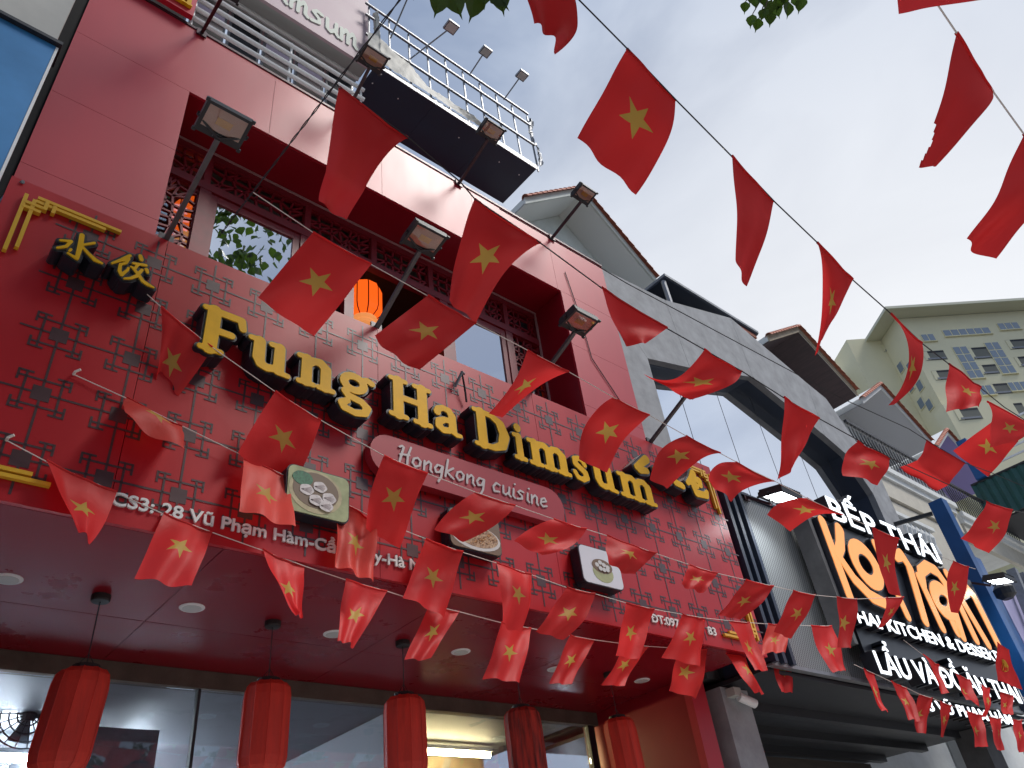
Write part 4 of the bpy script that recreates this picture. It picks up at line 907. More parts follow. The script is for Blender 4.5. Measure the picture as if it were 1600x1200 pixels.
for a, b in (((15.0, 3.6), (15.9, 6.2)), ((15.9, 3.7), (16.3, 6.2)), ((16.4, 3.6), (17.3, 5.8))): MB().bar((a[0], 3.85, a[1]), (b[0], 3.85, b[1]), .16, .12).build('slanted_strut', M_steel, ps)
MB().lathe([(.08, -.12), (.16, -.06), (.17, .05), (.1, .14)], PY((1570, 925), 3.8), 14).build('round_lamp', M_dark, ps)
box('shop_front', 14.2, 18.6, 4.3, 4.36, 0, 3.58, M_concd, ps)
# green corrugated awning, seen edge on beyond
gA = PX((1535, 752), 21.0); gB = PX((1640, 700), 21.0); gC = PX((1540, 792), 21.0)
ga = thing('green_awning', (21, 4, 7), 'dark green corrugated awning sticking out over the street at far right', 'awning')
mb = MB(); n = 40; zt = gA[2]
for k in range(n):
    y0_, y1_ = 5.0 - k * .1, 5.0 - (k + 1) * .1
    dz = .0; xo = 0.05 * (k % 2); xo2 = .05 * ((k + 1) % 2)
    zt0 = zt; mb.add([(21 + xo, y0_, zt0 - .0), (21 + xo2, y1_, zt0), (21 + xo2, y1_, zt0 - 1.0), (21 + xo, y0_, zt0 - 1.0)], [(0, 1, 2, 3)])
mb.build('corrugated_sheet', mat('green_sheet', (.012, .075, .07), .5, var=.2, vscale=3), ga)
box('awning_top', 21.0, 24, 1.0, 5.0, zt + .002, zt + .05, M_dark, ga)
for k in range(5): MB().bar((20.95, 4.6, zt + .25 + k * .22), (20.95, 1.4, zt + .25 + k * .22), .045).build('rail', M_whitepaint, ga)
box('blue_post', 20.9, 21.1, 4.55, 4.8, zt + .06, zt + 1.2, MATS['blue_steel'], ga)
box('awning_underside', 21.06, 24, 1.0, 5.0, zt - 1.05, zt - 1.0, M_dark, ga)
for y in (4.2, 3.2, 2.2): MB().bar((21.2, y, zt - 1.1), (21.6, y, 3.0), .07).build('support', M_steel, ga)

# ================================================================== FAR APARTMENT TOWER
M_tow = mat('cream_tower_render', (.84, .78, .53), .85, var=.05, vscale=.15); M_towd = mat('tower_recess', (.20, .20, .17), .9); M_twg = mat('tower_glass', (.20, .26, .33), .12, spec=.8); M_tws = mat('tower_soffit', (.74, .72, .56), .9)
tw = thing('apartment_tower', PD((1500, 1200), 110) * [1, 1, 0], 'tall cream apartment tower with loggias and blue windows far behind', 'building')
O = PD((1500, 560), 115); nn = _n([-.62, -.785, 0]); uu = np.array([-nn[1], nn[0], 0.0])
def TP(p, back=0.0):
    d = ray(p); t = ((O + nn * -back - CAM) @ nn) / (d @ nn); q = CAM + d * t; return np.array([(q - O) @ uu, q[2]])
def tw_pt(s, z, b): q = O + uu * s - nn * b; return (q[0], q[1], z)
def tbox(name, s0, s1, z0, z1, b0, b1, m, par=tw):
    return MB().hexa([tw_pt(s0, z0, b0), tw_pt(s1, z0, b0), tw_pt(s1, z0, b1), tw_pt(s0, z0, b1)], [tw_pt(s0, z1, b0), tw_pt(s1, z1, b0), tw_pt(s1, z1, b1), tw_pt(s0, z1, b1)]).build(name, m, par)
sl = TP((1432, 560))[0]; ztop = TP((1500, 492))[1]; sr = sl + 45
tbox('main_wall', sl, sr, 0, ztop, 0, 14, M_tow)
ev = TP((1400, 496), -3.0); tbox('roof_eave', sl - 2.2, sr + 1, ztop + .05, ztop + .45, -2.2, 15, M_tws)
s2 = TP((1352, 600), 5.0)[0]; z2 = TP((1390, 530), 5.0)[1]
tbox('side_wing', s2, sl - .02, 0, z2, 4.5, 16, M_tow)
s3 = TP((1330, 600), 7.0)[0]; tbox('side_wing', s3 - 6, s2 - .02, 0, z2 - 3.2, 8, 17, M_tow)
tbox('lower_block', TP((1478, 660))[0] - 1, TP((1600, 660))[0] - 2, 0, TP((1500, 645))[1], -2.2, -.02, M_tow)
def C(x, y): return (1280 + x / 5, 440 + y / 5)
def tower_win(px, hw_, hh, kind, b=0.0, nx=2, nz=1):
    c = TP(px, b); s0, s1, z0, z1 = c[0] - hw_, c[0] + hw_, c[1] - hh, c[1] + hh
    if kind == 'w':
        w_ = tbox('window', s0, s1, z0, z1, b - .10, b - .02, M_tow)
        for i in range(nx):
            for j in range(nz): tbox('pane', s0 + (s1 - s0) * i / nx + .08, s0 + (s1 - s0) * (i + 1) / nx - .08, z0 + (z1 - z0) * j / nz + .08, z0 + (z1 - z0) * (j + 1) / nz - .08, b - .13, b - .104, M_twg, w_)
        tbox('sill', s0 - .1, s1 + .1, z0 - .14, z0 - .02, b - .25, b - .01, M_tow, w_)
    else:
        w_ = tbox('loggia', s0, s1, z0, z1, b - .03, b - .01, M_towd)
        tbox('loggia_reveal', s0 - .02, s0 + (s1 - s0) * .22, z0 + .05, z1 - .03, b - .06, b - .032, M_tow, w_)
        tbox('laundry_rack', s0 + .3, s1 - .2, z0 + .1, z0 + .35, b - .12, b - .07, M_steel, w_)
        tbox('loggia_top', s0, s1, z1 - .28, z1, b - .05, b - .0315, M_room, w_)
for x, y, a, b, k, nx, nz in ((1150, 395, 3.3, .55, 'w', 6, 1), (1478, 350, 1.5, .6, 'w', 3, 1), (850, 440, .9, .6, 'w', 2, 1), (903, 578, 1.45, .75, 'l', 1, 1), (975, 730, 1.4, .75, 'l', 1, 1), (1250, 560, 1.35, .95, 'l', 1, 1), (1325, 687, 1.2, .75, 'l', 1, 1),
                            (1550, 490, 1.4, .8, 'l', 1, 1), (1305, 850, .9, .75, 'w', 2, 1), (1415, 838, 1.3, .8, 'l', 1, 1), (1550, 820, 1.2, .7, 'w', 3, 1), (1600, 625, 1.0, .8, 'l', 1, 1), (1530, 1000, 1.3, .9, 'l', 1, 1)):
    tower_win(C(x, y), a, b, k, 0.0, nx, nz)
for cx, cy in ((1160, 632), (1412, 597)): tower_win(C(cx, cy), 1.0, 2.6, 'w', 0.0, 2, 4)
tower_win(C(1165, 1035), 1.5, .8, 'l', -2.2)
def side_win(px, hw_, hh):
    q0 = O + uu * sl; d = ray(px); t_ = ((q0 - CAM) @ uu) / (d @ uu); q = CAM + d * t_; b = (O - q) @ nn; z = q[2]
    if not 0.6 < b < 13: return
    def P4(o_, e): return [tw_pt(sl - o_, z - hh + e, b - hw_ + e), tw_pt(sl - o_, z - hh + e, b + hw_ - e), tw_pt(sl - o_, z + hh - e, b + hw_ - e), tw_pt(sl - o_, z + hh - e, b - hw_ + e)]
    w_ = MB().hexa(P4(.02, 0), P4(.10, 0)).build('window', M_tow, tw); MB().hexa(P4(.104, .1), P4(.13, .1)).build('pane', M_twg, w_)
for x, y in ((640, 670), (715, 665), (718, 820), (790, 812), (865, 962), (800, 950)): side_win(C(x, y), .62, .72)
tower_win(C(565, 515), 1.4, .7, 'l', 4.5); tower_win(C(350, 590), 1.8, .7, 'l', 8.0); tower_win(C(380, 690), 1.0, .7, 'l', 8.0)

# ================================================================== TREES (behind and above the camera; branch tips reach into view)
def leaf_mat(name, c):
    m = bpy.data.materials.new(name); m.use_nodes = True; t = m.node_tree; t.nodes.clear()
    o = t.nodes.new('ShaderNodeOutputMaterial'); d = t.nodes.new('ShaderNodeBsdfPrincipled'); r = t.nodes.new('ShaderNodeBsdfTranslucent'); x = t.nodes.new('ShaderNodeMixShader')
    nzn = t.nodes.new('ShaderNodeTexNoise'); nzn.inputs['Scale'].default_value = 6; cr = t.nodes.new('ShaderNodeValToRGB')
    cr.color_ramp.elements[0].color = (c[0] * .6, c[1] * .65, c[2] * .6, 1); cr.color_ramp.elements[1].color = (c[0] * 1.5, c[1] * 1.35, c[2] * 1.2, 1)
    t.links.new(nzn.outputs['Fac'], cr.inputs[0]); t.links.new(cr.outputs[0], d.inputs['Base Color']); d.inputs['Roughness'].default_value = .45
    r.inputs[0].default_value = (c[0] * 2.2, c[1] * 2.4, c[2] * 1.0, 1); x.inputs[0].default_value = .35
    t.links.new(d.outputs[0], x.inputs[1]); t.links.new(r.outputs[0], x.inputs[2]); t.links.new(x.outputs[0], o.inputs[0])
    return m
M_leaf = leaf_mat('bodhi_leaf', (.04, .075, .016)); M_bark = mat('grey_bark', (.12, .10, .08), .9, var=.3, vscale=8, bump=.5, bscale=20)
def leaf(mb, p, d, s, rnd, nrm=None):
    d = _n(d); a = np.cross(d, [rnd.uniform(-1, 1), rnd.uniform(-1, 1), rnd.uniform(-1, 1)]) if nrm is None else np.cross(d, nrm); a = _n(a); n_ = np.cross(a, d)
    b = len(mb.v); q = [(0, 0, 0), (.36, .25, .06), (.42, .45, .07), (.25, .72, .03), (.05, .92, 0), (0, 1.15, -.05), (-.05, .92, 0), (-.25, .72, .03), (-.42, .45, .07), (-.36, .25, .06), (0, .5, -.03)]
    for x, y, z in q: mb.v.append(tuple(np.array(p) + (a * x + d * y + n_ * z) * s))
    mb.f += [(b, b + 1, b + 2, b + 10), (b + 10, b + 2, b + 3, b + 4), (b + 10, b + 4, b + 5, b + 6), (b + 10, b + 6, b + 7, b + 8), (b + 10, b + 8, b + 9, b)]
def tree(base, blobs, n, ls, label, seed, prune=None):
    rnd = random.Random(seed); base = np.array(base, float)
    t = thing('street_tree', base, label, 'tree', 'street trees beside the camera')
    tr = MB(); fork = base + [0, 0, 4.2]
    tr.tube([base, base + [.05, .03, 2], fork], [.2, .16, .14], 10)
    mb = MB()
    for (cx, cy, cz, r, *dn) in blobs:
        c = np.array([cx, cy, cz]); mid = (fork + c) / 2 + [rnd.uniform(-.3, .3), rnd.uniform(-.3, .3), .4]
        tr.tube([fork - [0, 0, .1], mid, c], [.10, .06, .025], 7)
        for k in range(max(3, int(n * r * (dn[0] if dn else 1)))):
            v = _n([rnd.gauss(0, 1), rnd.gauss(0, 1), rnd.gauss(0, 1)]); e = c + v * r * rnd.uniform(.45, 1.0) * [1, 1, .75]
            for q in range(9):
                p = e + np.array([rnd.gauss(0, .16), rnd.gauss(0, .16), rnd.gauss(0, .12)])
                if prune is not None and prune(p): continue
                leaf(mb, p, [rnd.gauss(0, .5), rnd.gauss(0, .5), -1 + rnd.gauss(0, .3)], ls * rnd.uniform(.7, 1.2), rnd)
    tr.build('trunk', M_bark, t); mb.build('crown', M_leaf, t)
    return t, tr
TRIM = RW @ np.array([0, 1, .54])
def low(p): return (np.asarray(p) - CAM) @ TRIM < .1      # drops leaves that fall below the top plane of the camera view
tree((1.6, -2.2, 0), [(1.6, 0.4, 9.2, 1.7), (3.0, 1.0, 10.8, 1.7, .35), (0.4, -.8, 8.2, 1.9), (2.4, -1.0, 9.6, 1.9), (2.2, -2.6, 7.6, 1.9), (0.6, -3.4, 9.6, 1.9), (3.6, -2.2, 9.2, 1.6), (2.6, 2.2, 12.4, 1.2, .3)], 110, .18, 'leafy street tree beside the camera, leaf tips at the top edge', 11, low)
tree((-3.4, -3.0, 0), [(-3.4, -2, 7.6, 2.0), (-2.2, -1.0, 9.4, 1.8), (-4.2, -3.4, 8.6, 2.0), (-2.4, -4.0, 7.0, 1.9), (-1.0, -3.2, 6.4, 1.8)], 80, .18, 'leafy street tree behind the camera to the left', 12, low)
tree((6.5, -9.5, -.14), [(6.5, -9.5, 6.5, 2.2), (5.0, -9.0, 5.2, 2.0), (8.2, -9.6, 5.4, 2.0), (7.0, -8.6, 4.4, 1.8)], 30, .18, 'unseen tree added across the road to darken the shop glass', 13)  # unseen row added so the shop glass reflects dark leaves, not sky
tree((1.0, -10.5, -.14), [(1.0, -10.5, 6.2, 2.2), (-.8, -10.0, 5.0, 2.0), (2.7, -10.2, 5.0, 2.0), (1.2, -9.4, 4.0, 1.8)], 30, .18, 'unseen tree added across the road opposite the sign', 14)
tree((12.5, -10.0, -.14), [(12.5, -10, 6.2, 2.2), (11, -9.6, 5.0, 2.0), (14.2, -9.8, 5.0, 2.0)], 30, .18, 'unseen tree added across the road to the right', 15)
def twig(px0, leaves, dist, ls, label, seed):
    rnd = random.Random(seed); t = thing('leafy_twig', PD(px0, dist), label, 'branch', 'branch tips at the top edge')
    A = PD(px0, dist); st = MB(); mb = MB()
    for (x, y) in leaves:
        B = PD((x, y), dist + rnd.uniform(-.12, .12)); st.tube([A, (A + B) / 2 + [0, 0, .03], B], [.008, .005, .003], 5)
        leaf(mb, B, -(RW @ np.array([rnd.gauss(0, .3), 1, 0])), ls * rnd.uniform(.85, 1.15), rnd, nrm=_n(CAM - B) + np.array([rnd.uniform(-.5, .5), rnd.uniform(-.5, .5), 0]))
    st.build('stem', M_bark, t); mb.build('leaves', M_leaf, t)
twig((735, -40), [(690, -12), (704, -14), (722, -22), (744, -14), (770, -20), (780, -16), (758, -30)], 3.6, .105, 'drooping leaf tips at the top edge above the billboard frame', 1)
twig((1215, -30), [(1165, 2), (1180, -8), (1176, 22), (1186, 28), (1196, 12), (1204, 18), (1205, 0), (1220, -6), (1232, 2), (1243, -10), (1255, -4), (1214, 6), (1190, -10), (1172, -14), (1226, -14)], 5.4, .085, 'leafy branch tip hanging in the sky at the top edge', 2)

# ================================================================== FLAG STRINGS
def flag_mat(name, star=True, base=(.80, .036, .036, 1)):
    m = bpy.data.materials.new(name); m.use_nodes = True; t = m.node_tree; t.nodes.clear()
    def N(ty, **k):
        n = t.nodes.new(ty)
        for a, b in k.items(): setattr(n, a, b)
        return n
    def Mt(op, a, b=None, c=None):
        n = N('ShaderNodeMath', operation=op)
        for i, q in enumerate((a, b, c)):
            if q is None: continue
            if isinstance(q, (int, float)): n.inputs[i].default_value = q
            else: t.links.new(q, n.inputs[i])
        return n.outputs[0]
    o = N('ShaderNodeOutputMaterial'); uv = N('ShaderNodeUVMap'); sp = N('ShaderNodeSeparateXYZ'); t.links.new(uv.outputs[0], sp.inputs[0])
    x = Mt('MULTIPLY', Mt('SUBTRACT', sp.outputs[0], .5), 1.0); y = Mt('MULTIPLY', Mt('SUBTRACT', sp.outputs[1], .5), 1.5)
    ang = Mt('ARCTAN2', y, x); r = Mt('SQRT', Mt('ADD', Mt('MULTIPLY', x, x), Mt('MULTIPLY', y, y)))
    k = 2 * math.pi / 5
    fa = Mt('ABSOLUTE', Mt('SUBTRACT', Mt('MODULO', Mt('ADD', ang, 4 * k + k / 2), k), k / 2))   # 0 at a tip
    px, py = Mt('MULTIPLY', r, Mt('COSINE', fa)), Mt('MULTIPLY', r, Mt('SINE', fa))
    R_, r_ = .265, .265 * .382; bx, by = r_ * math.cos(k / 2), r_ * math.sin(k / 2)
    # inside when left of the edge tip->notch
    side = Mt('ADD', Mt('MULTIPLY', Mt('SUBTRACT', px, R_), by), Mt('MULTIPLY', py, (R_ - bx)))
    ins = Mt('LESS_THAN', side, 0.0)
    nzn = N('ShaderNodeTexNoise'); nzn.inputs['Scale'].default_value = 3.0; oi = N('ShaderNodeObjectInfo')
    vr = N('ShaderNodeHueSaturation'); vr.inputs['Color'].default_value = base
    mrn = N('ShaderNodeMapRange'); mrn.inputs['To Min'].default_value = .78; mrn.inputs['To Max'].default_value = 1.12
    t.links.new(oi.outputs['Random'], mrn.inputs['Value']); t.links.new(mrn.outputs[0], vr.inputs['Value'])
    mx_ = N('ShaderNodeMix', data_type='RGBA'); mx_.inputs['B'].default_value = (.62, .40, .08, 1)
    if star: t.links.new(ins, mx_.inputs['Factor'])
    else: mx_.inputs['Factor'].default_value = 0
    t.links.new(vr.outputs[0], mx_.inputs['A'])
    wv = N('ShaderNodeTexNoise'); wv.inputs['Scale'].default_value = 9; wv.inputs['Detail'].default_value = 3; bm = N('ShaderNodeBump'); bm.inputs['Strength'].default_value = .25; bm.inputs['Distance'].default_value = .02
    tcn = N('ShaderNodeTexCoord'); t.links.new(tcn.outputs['Object'], wv.inputs['Vector']); t.links.new(wv.outputs['Fac'], bm.inputs['Height'])
    d = N('ShaderNodeBsdfDiffuse'); tl = N('ShaderNodeBsdfTranslucent'); gl_ = N('ShaderNodeBsdfGlossy'); gl_.inputs[1].default_value = .5; gl_.inputs[0].default_value = (.9, .7, .7, 1)
    s1 = N('ShaderNodeMixShader'); s1.inputs[0].default_value = .5; s2_ = N('ShaderNodeMixShader'); s2_.inputs[0].default_value = .03
    for q in (d, tl): t.links.new(mx_.outputs['Result'], q.inputs['Color'])
    for q in (d, gl_): t.links.new(bm.outputs[0], q.inputs['Normal'])
    t.links.new(d.outputs[0], s1.inputs[1]); t.links.new(tl.outputs[0], s1.inputs[2]); t.links.new(s1.outputs[0], s2_.inputs[1]); t.links.new(gl_.outputs[0], s2_.inputs[2]); t.links.new(s2_.outputs[0], o.inputs[0])
    return m
M_flag_lit = flag_mat('lit_pale_red_flag_with_star', True, (.88, .10, .075, 1));  # extra light on the bright flags is put into a paler red
M_flag = flag_mat('red_flag_with_star'); M_flagp = flag_mat('plain_red_flag', False)

STR = {
'S1': ([(395,300),(489,363),(580,413),(668,462),(744,505),(824,547),(889,581),(959,621),(1015,649),(1072,681),(1125,708),(1177,736),(1211,752),(1262,779),(1317,805),(1363,824),(1404,842),(1489,877),(1514,886),(1524,889)], 4.4, 9.0, 0),
'S2': ([(525,130),(530,136),(638,215),(720,285),(742,311),(845,380),(940,450),(1042,513),(1100,546),(1161,581),(1224,621),(1280,654),(1345,690),(1392,716),(1541,784),(1581,797),(1660,816)], 3.6, 8.6, 1),
'S3': ([(780,326),(943,421),(980,443),(1270,598),(1310,620),(1420,670),(1448,688),(1509,724),(1548,738),(1600,760),(1640,780)], 5.0, 9.0, 1),
'S4': ([(800,-110),(815,-94),(893,-12),(980,76),(1057,157),(1143,244),(1210,315),(1277,379),(1332,437),(1392,490),(1440,536),(1483,569),(1532,606),(1569,636),(1620,668)], 3.6, 7.0, 1),
'S5': ([(1380,-120),(1400,-88),(1470,15),(1495,52),(1553,145),(1600,210),(1650,285),(1700,350)], 2.9, 3.3, 0),
'S6': ([(230,460),(252,480),(332,543),(430,612),(502,657),(600,712),(668,740),(743,769),(805,790),(865,811),(916,827),(948,837),(1025,865),(1076,882),(1121,896),(1165,906),(1209,916),(1239,923),(1275,930),(1307,933),(1340,936),(1384,934),(1412,933)], 5.35, 9.0, 0),
'S7': ([(115,585),(197,622),(285,666),(380,712),(455,748),(528,781),(590,812),(665,842),(723,863),(776,880),(830,898),(885,918),(930,928),(978,942),(1022,952),(1066,960),(1103,966),(1140,970),(1171,973),(1200,975),(1232,976),(1267,978),(1300,978)], 4.95, 9.0, 0),
'S8': ([(10,688),(72,721),(182,770),(255,803),(332,832),(410,860),(477,885),(540,906),(605,924),(672,945),(718,956),(783,973),(830,982),(890,993),(930,1000),(976,1006),(1015,1010),(1060,1013),(1104,1015),(1130,1016),(1162,1015),(1204,1013),(1232,1012)], 4.63, 9.0, 0),
'S9': ([(1334,1038),(1349,1045),(1367,1053),(1392,1065),(1417,1075),(1437,1085),(1457,1091),(1469,1096),(1487,1103),(1510,1112),(1534,1117),(1547,1120),(1564,1123),(1582,1125),(1597,1125),(1640,1123)], 8.5, 12.5, 0),
'S10': ([(1412,1000),(1442,1023),(1467,1040),(1494,1052),(1515,1063),(1532,1070),(1546,1076),(1564,1081),(1584,1087),(1640,1097)], 9.0, 12.5, 0),
}
SLAB = {'S1': 'thin string of flags crossing in front of the upstairs windows and sign top', 'S2': 'dark flag string running past the navy canopy to the far right', 'S3': 'dark flag string along the top of the pink and grey facades', 'S4': 'flag string crossing the open sky from top centre to the tower', 'S5': 'flag string with large flags at the top right corner', 'S6': 'white flag string starting beside the yellow character and crossing the big letters', 'S7': 'white flag string crossing the lower half of the red sign', 'S8': 'lowest white flag string, along the bottom edge of the red sign', 'S9': 'lowest flag string under the grey restaurant sign', 'S10': 'flag string across the white letters of the grey restaurant sign'}
PLN = {}
for k, (path, d0, d1, dark) in STR.items():
    A, B = PD(path[0], d0), PD(path[-1], d1); n_ = np.array([-(B - A)[1], (B - A)[0], 0.0]); PLN[k] = (A, n_)
def SP(k, p):
    A, n_ = PLN[k]; d = ray(p); return CAM + d * ((A - CAM) @ n_) / (d @ n_)
for k, (path, d0, d1, dark) in STR.items():
    pts = [SP(k, p) for p in path]; P2 = []
    for a, b in zip(pts[:-1], pts[1:]): P2 += [a * (1 - f) + b * f for f in (0, .5)]
    P2.append(pts[-1])
    o = MB().tube(P2, .0035 if dark else .003, 5).build('flag_string', M_stringd if dark else M_string); tag(o, SLAB[k], 'string', 'strings of flags')
FH = .50
def flag(k, ia, bl, br, label, ml=None, mr=None, seed=0, amp=1.0, H=FH, roll=0.0, plain=False, tl=None, tr=None, fold=0.0, notch=None, mt=0.0, paler=False):
    path = STR[k][0]; rnd = random.Random(seed + ia * 17 + int(k[1:]) * 101)
    amp *= .75; T = [SP(k, tl or path[ia]), SP(k, tr or path[ia + 1])]
    down = np.array([-.12, 0, -1.0])
    def drop(top, px, h):
        d = ray(px); oc = CAM - top; b_ = d @ oc; c_ = oc @ oc - h * h; q = b_ * b_ - c_
        if q <= 0: return CAM + d * -b_
        want = top + _n(down) * h
        return min((CAM + d * (-b_ + s_ * math.sqrt(q)) for s_ in (-1, 1)), key=lambda p: np.linalg.norm(p - want))
    B = [drop(T[0], bl, H), drop(T[1], br, H)]
    wtop = np.linalg.norm(T[1] - T[0])
    nrm = np.cross(T[1] - T[0], (B[0] + B[1]) / 2 - (T[0] + T[1]) / 2); nrm = _n(nrm)
    def midp(a, b, px, s_):
        m_ = (a + b) / 2
        if px is None: return m_ + nrm * rnd.uniform(-.035, .035) * amp
        d = ray(px); t_ = np.linalg.norm(m_ - CAM); return CAM + d * (t_ + rnd.uniform(-.03, .03))
    M_ = [midp(T[0], B[0], ml, 0), midp(T[1], B[1], mr, 1)]
    bow = rnd.uniform(-.05, .05) * amp
    c = [[T[0], (T[0] + T[1]) / 2 + np.array([0, 0, -.012 - mt]), T[1]], [M_[0], (M_[0] + M_[1]) / 2 + nrm * (bow + rnd.uniform(-.03, .03) * amp), M_[1]], [B[0], (B[0] + B[1]) / 2 + nrm * (-bow * .8 + rnd.uniform(-.03, .03) * amp), B[1]]]
    def q3(a, b, cc, t_): return a * (2 * (t_ - .5) * (t_ - 1)) + b * (-4 * t_ * (t_ - 1)) + cc * (2 * t_ * (t_ - .5))
    ph, fr_, ph2 = rnd.uniform(0, 6.28), rnd.uniform(1.0, 1.9), rnd.uniform(0, 6.28); a1_ = .016 * amp
    nu, nv = 16, 20; vs = []
    for j in range(nv + 1):
        v = j / nv
        for i in range(nu + 1):
            u = i / nu; rows = [q3(*c[r_], u) for r_ in range(3)]; p = q3(*rows, v)
            p = p + nrm * (a1_ * math.sin(6.28 * fr_ * u + ph + 1.5 * v) * (.25 + v) + .008 * amp * math.sin(9 * v + ph2 + 2 * u))
            p = p + nrm * (.010 * amp * math.exp(-((u - .25 - .5 * ((seed + ia) % 2)) / .12) ** 2) * (1 - v))
            if roll and v > 1 - roll:   # bottom hem curls up
                w_ = (v - (1 - roll)) / roll; p = p + nrm * .07 * math.sin(w_ * 2.2) + np.array([0, 0, .05 * w_ * w_])
            if fold and u < fold:       # left edge folds over towards the camera
                w_ = (fold - u) / fold; Q = q3(*[q3(*c[r_], fold) for r_ in range(3)], v); p = Q + (p - Q) * (1 - .9 * w_ * v) + _n(CAM - Q) * .10 * math.sin(min(1, w_ * 1.3) * math.pi / 2) * (.2 + v)
            vs.append(p)
    fs = []
    for j in range(nv):
        for i in range(nu):
            if notch and notch(i / nu, j / nv): continue
            a = j * (nu + 1) + i; fs.append((a, a + 1, a + nu + 2, a + nu + 1))
    o = mesh_obj('flag', vs, fs, M_flagp if plain else (M_flag_lit if paler else M_flag), None, True)
    uvl = o.data.uv_layers.new(name='UVMap')
    uvs = np.array([[ (li % (nu + 1)) / nu, 1 - (li // (nu + 1)) / nv] for lp in o.data.loops for li in (lp.vertex_index,)]).ravel(); uvl.data.foreach_set('uv', uvs)
    tag(o, label, 'flag', 'red flags with a yellow star')
    hem = MB().tube([vs[i] + np.array([0, 0, .003]) for i in range(nu + 1)], .007, 5); hem.build('sleeve', M_flagp, o)
    return o, c, q3, nrm
R = 'red star flag '
# string across the windows and the top of the sign
flag('S1', 1, (403, 465), (492, 525), R + 'above the letters n and g, beside the lit orange lantern')
flag('S1', 3, (585, 525), (655, 578), R + 'directly above the letter H, left of the bright window')
flag('S1', 5, (763, 646), (784, 652), R + 'twisted to a narrow tail over the letter D', ml=(800, 600), mr=(840, 605), amp=.5)
flag('S1', 7, (902, 717), (950, 739), R + 'hiding the letters s and u of the yellow sign', ml=(918, 657), mr=(975, 690))
flag('S1', 9, (1014, 749), (1046, 764), R + 'over the small yellow characters at the right end of the sign', ml=(1033, 702), mr=(1090, 722))
flag('S1', 11, (1105, 752), (1144, 784), R + 'just left of the lit floodlight by the grey sign', ml=(1118, 727), mr=(1170, 762), tl=(1150, 722))
flag('S1', 13, (1200, 805), (1236, 831), R + 'between the lit floodlight and the white words topping the grey sign', ml=(1228, 783), mr=(1278, 806))
flag('S1', 15, (1386, 926), (1408, 932), R + 'hanging over the middle of the huge orange letters', ml=(1370, 872), mr=(1398, 885), amp=.6)
flag('S1', 17, (1485, 956), (1496, 958), R + 'narrow at the bottom over the right end of the orange letters', ml=(1479, 912), mr=(1508, 925), amp=.5)
# dark string from the twisted wire
flag('S2', 1, (503, 320), (545, 352), 'large red flag with a curled hem in front of the pink facade, star hidden', ml=(516, 220), mr=(590, 260), roll=.25, plain=True, H=.52)
flag('S2', 4, (700, 470), (745, 503), R + 'hanging large before the pink facade, left of the dark right recess', ml=(716, 385), mr=(795, 420))
flag('S2', 6, (978, 542), (1010, 536), 'dark red flag beside the floodlight on the pink right pillar', ml=(955, 497), plain=True, H=.26, amp=.5)
flag('S2', 8, (1006, 584), (1075, 624), R + 'blown out sideways over the dark corner of the grey window', ml=(1055, 590), mr=(1135, 605), H=.42)
flag('S2', 10, (1213, 752), (1242, 730), 'folded dark red flag hanging long before the white glass front', ml=(1220, 690), mr=(1262, 690), plain=True)
flag('S2', 12, (1322, 742), (1372, 758), R + 'with a curled corner before the right grey pillar', ml=(1320, 715), mr=(1386, 738), H=.36, tl=(1340, 690), tr=(1392, 716))
flag('S2', 14, (1504, 842), (1543, 864), R + 'hanging before the balusters at the right, beside the blue column', mr=(1570, 830))
# dark string along the facade tops
flag('S3', 6, (1417, 737), (1478, 775), 'plain looking red flag with a dark folded lower half before the balcony', plain=True, roll=.35, H=.42)
flag('S3', 8, (1488, 704), (1545, 745), R + 'blown up over the purple soffit at the right', tl=(1556, 654), tr=(1590, 690), H=.5)
# string across the sky
flag('S4', 1, (832, 40), (872, 80), 'red flag cut by the top edge of the picture, left of the sky', plain=True, mr=(905, 38))
flag('S4', 3, (903, 215), (995, 304), R + 'largest against the open sky', ml=(945, 140), mr=(1040, 230))
flag('S4', 5, (1152, 400), (1166, 448), 'narrow dark red flag against the sky, next after the largest one', ml=(1150, 320), mr=(1192, 385), plain=True, H=.55, amp=.6)
flag('S4', 7, (1274, 556), (1288, 520), R + 'twisted narrow against the sky above the tiled gable', ml=(1287, 455), mr=(1310, 485), amp=.5)
flag('S4', 9, (1386, 634), (1398, 632), R + 'twisted like a ribbon before the cream tower', ml=(1420, 560), mr=(1437, 585), amp=.4, mt=.02)
flag('S4', 11, (1480, 643), (1535, 634), R + 'square before the lower windows of the cream tower', mr=(1534, 620))
flag('S4', 13, (1540, 700), (1585, 690), R + 'at the right edge below the tower, overlapping another flag', ml=(1548, 660), tl=(1545, 628), tr=(1615, 664))
# near string at the top right corner
flag('S5', 1, (1404, 22), (1556, -4), 'red flag corner at the very top right edge of the picture', plain=True, tl=(1398, -105), tr=(1535, -125), amp=.1)
flag('S5', 3, (1432, 263), (1463, 260), 'torn red flag with a notched edge against the sky at upper right', ml=(1470, 150), mr=(1535, 180), plain=True, H=.52, amp=.5, notch=lambda u, v: u < .30 - 2.2 * abs(v - .80) and abs(v - .80) < .14)
flag('S5', 5, (1509, 373), (1547, 406), 'red flag cut by the right edge of the picture below the torn one', ml=(1560, 300), mr=(1615, 330), plain=True, H=.5)
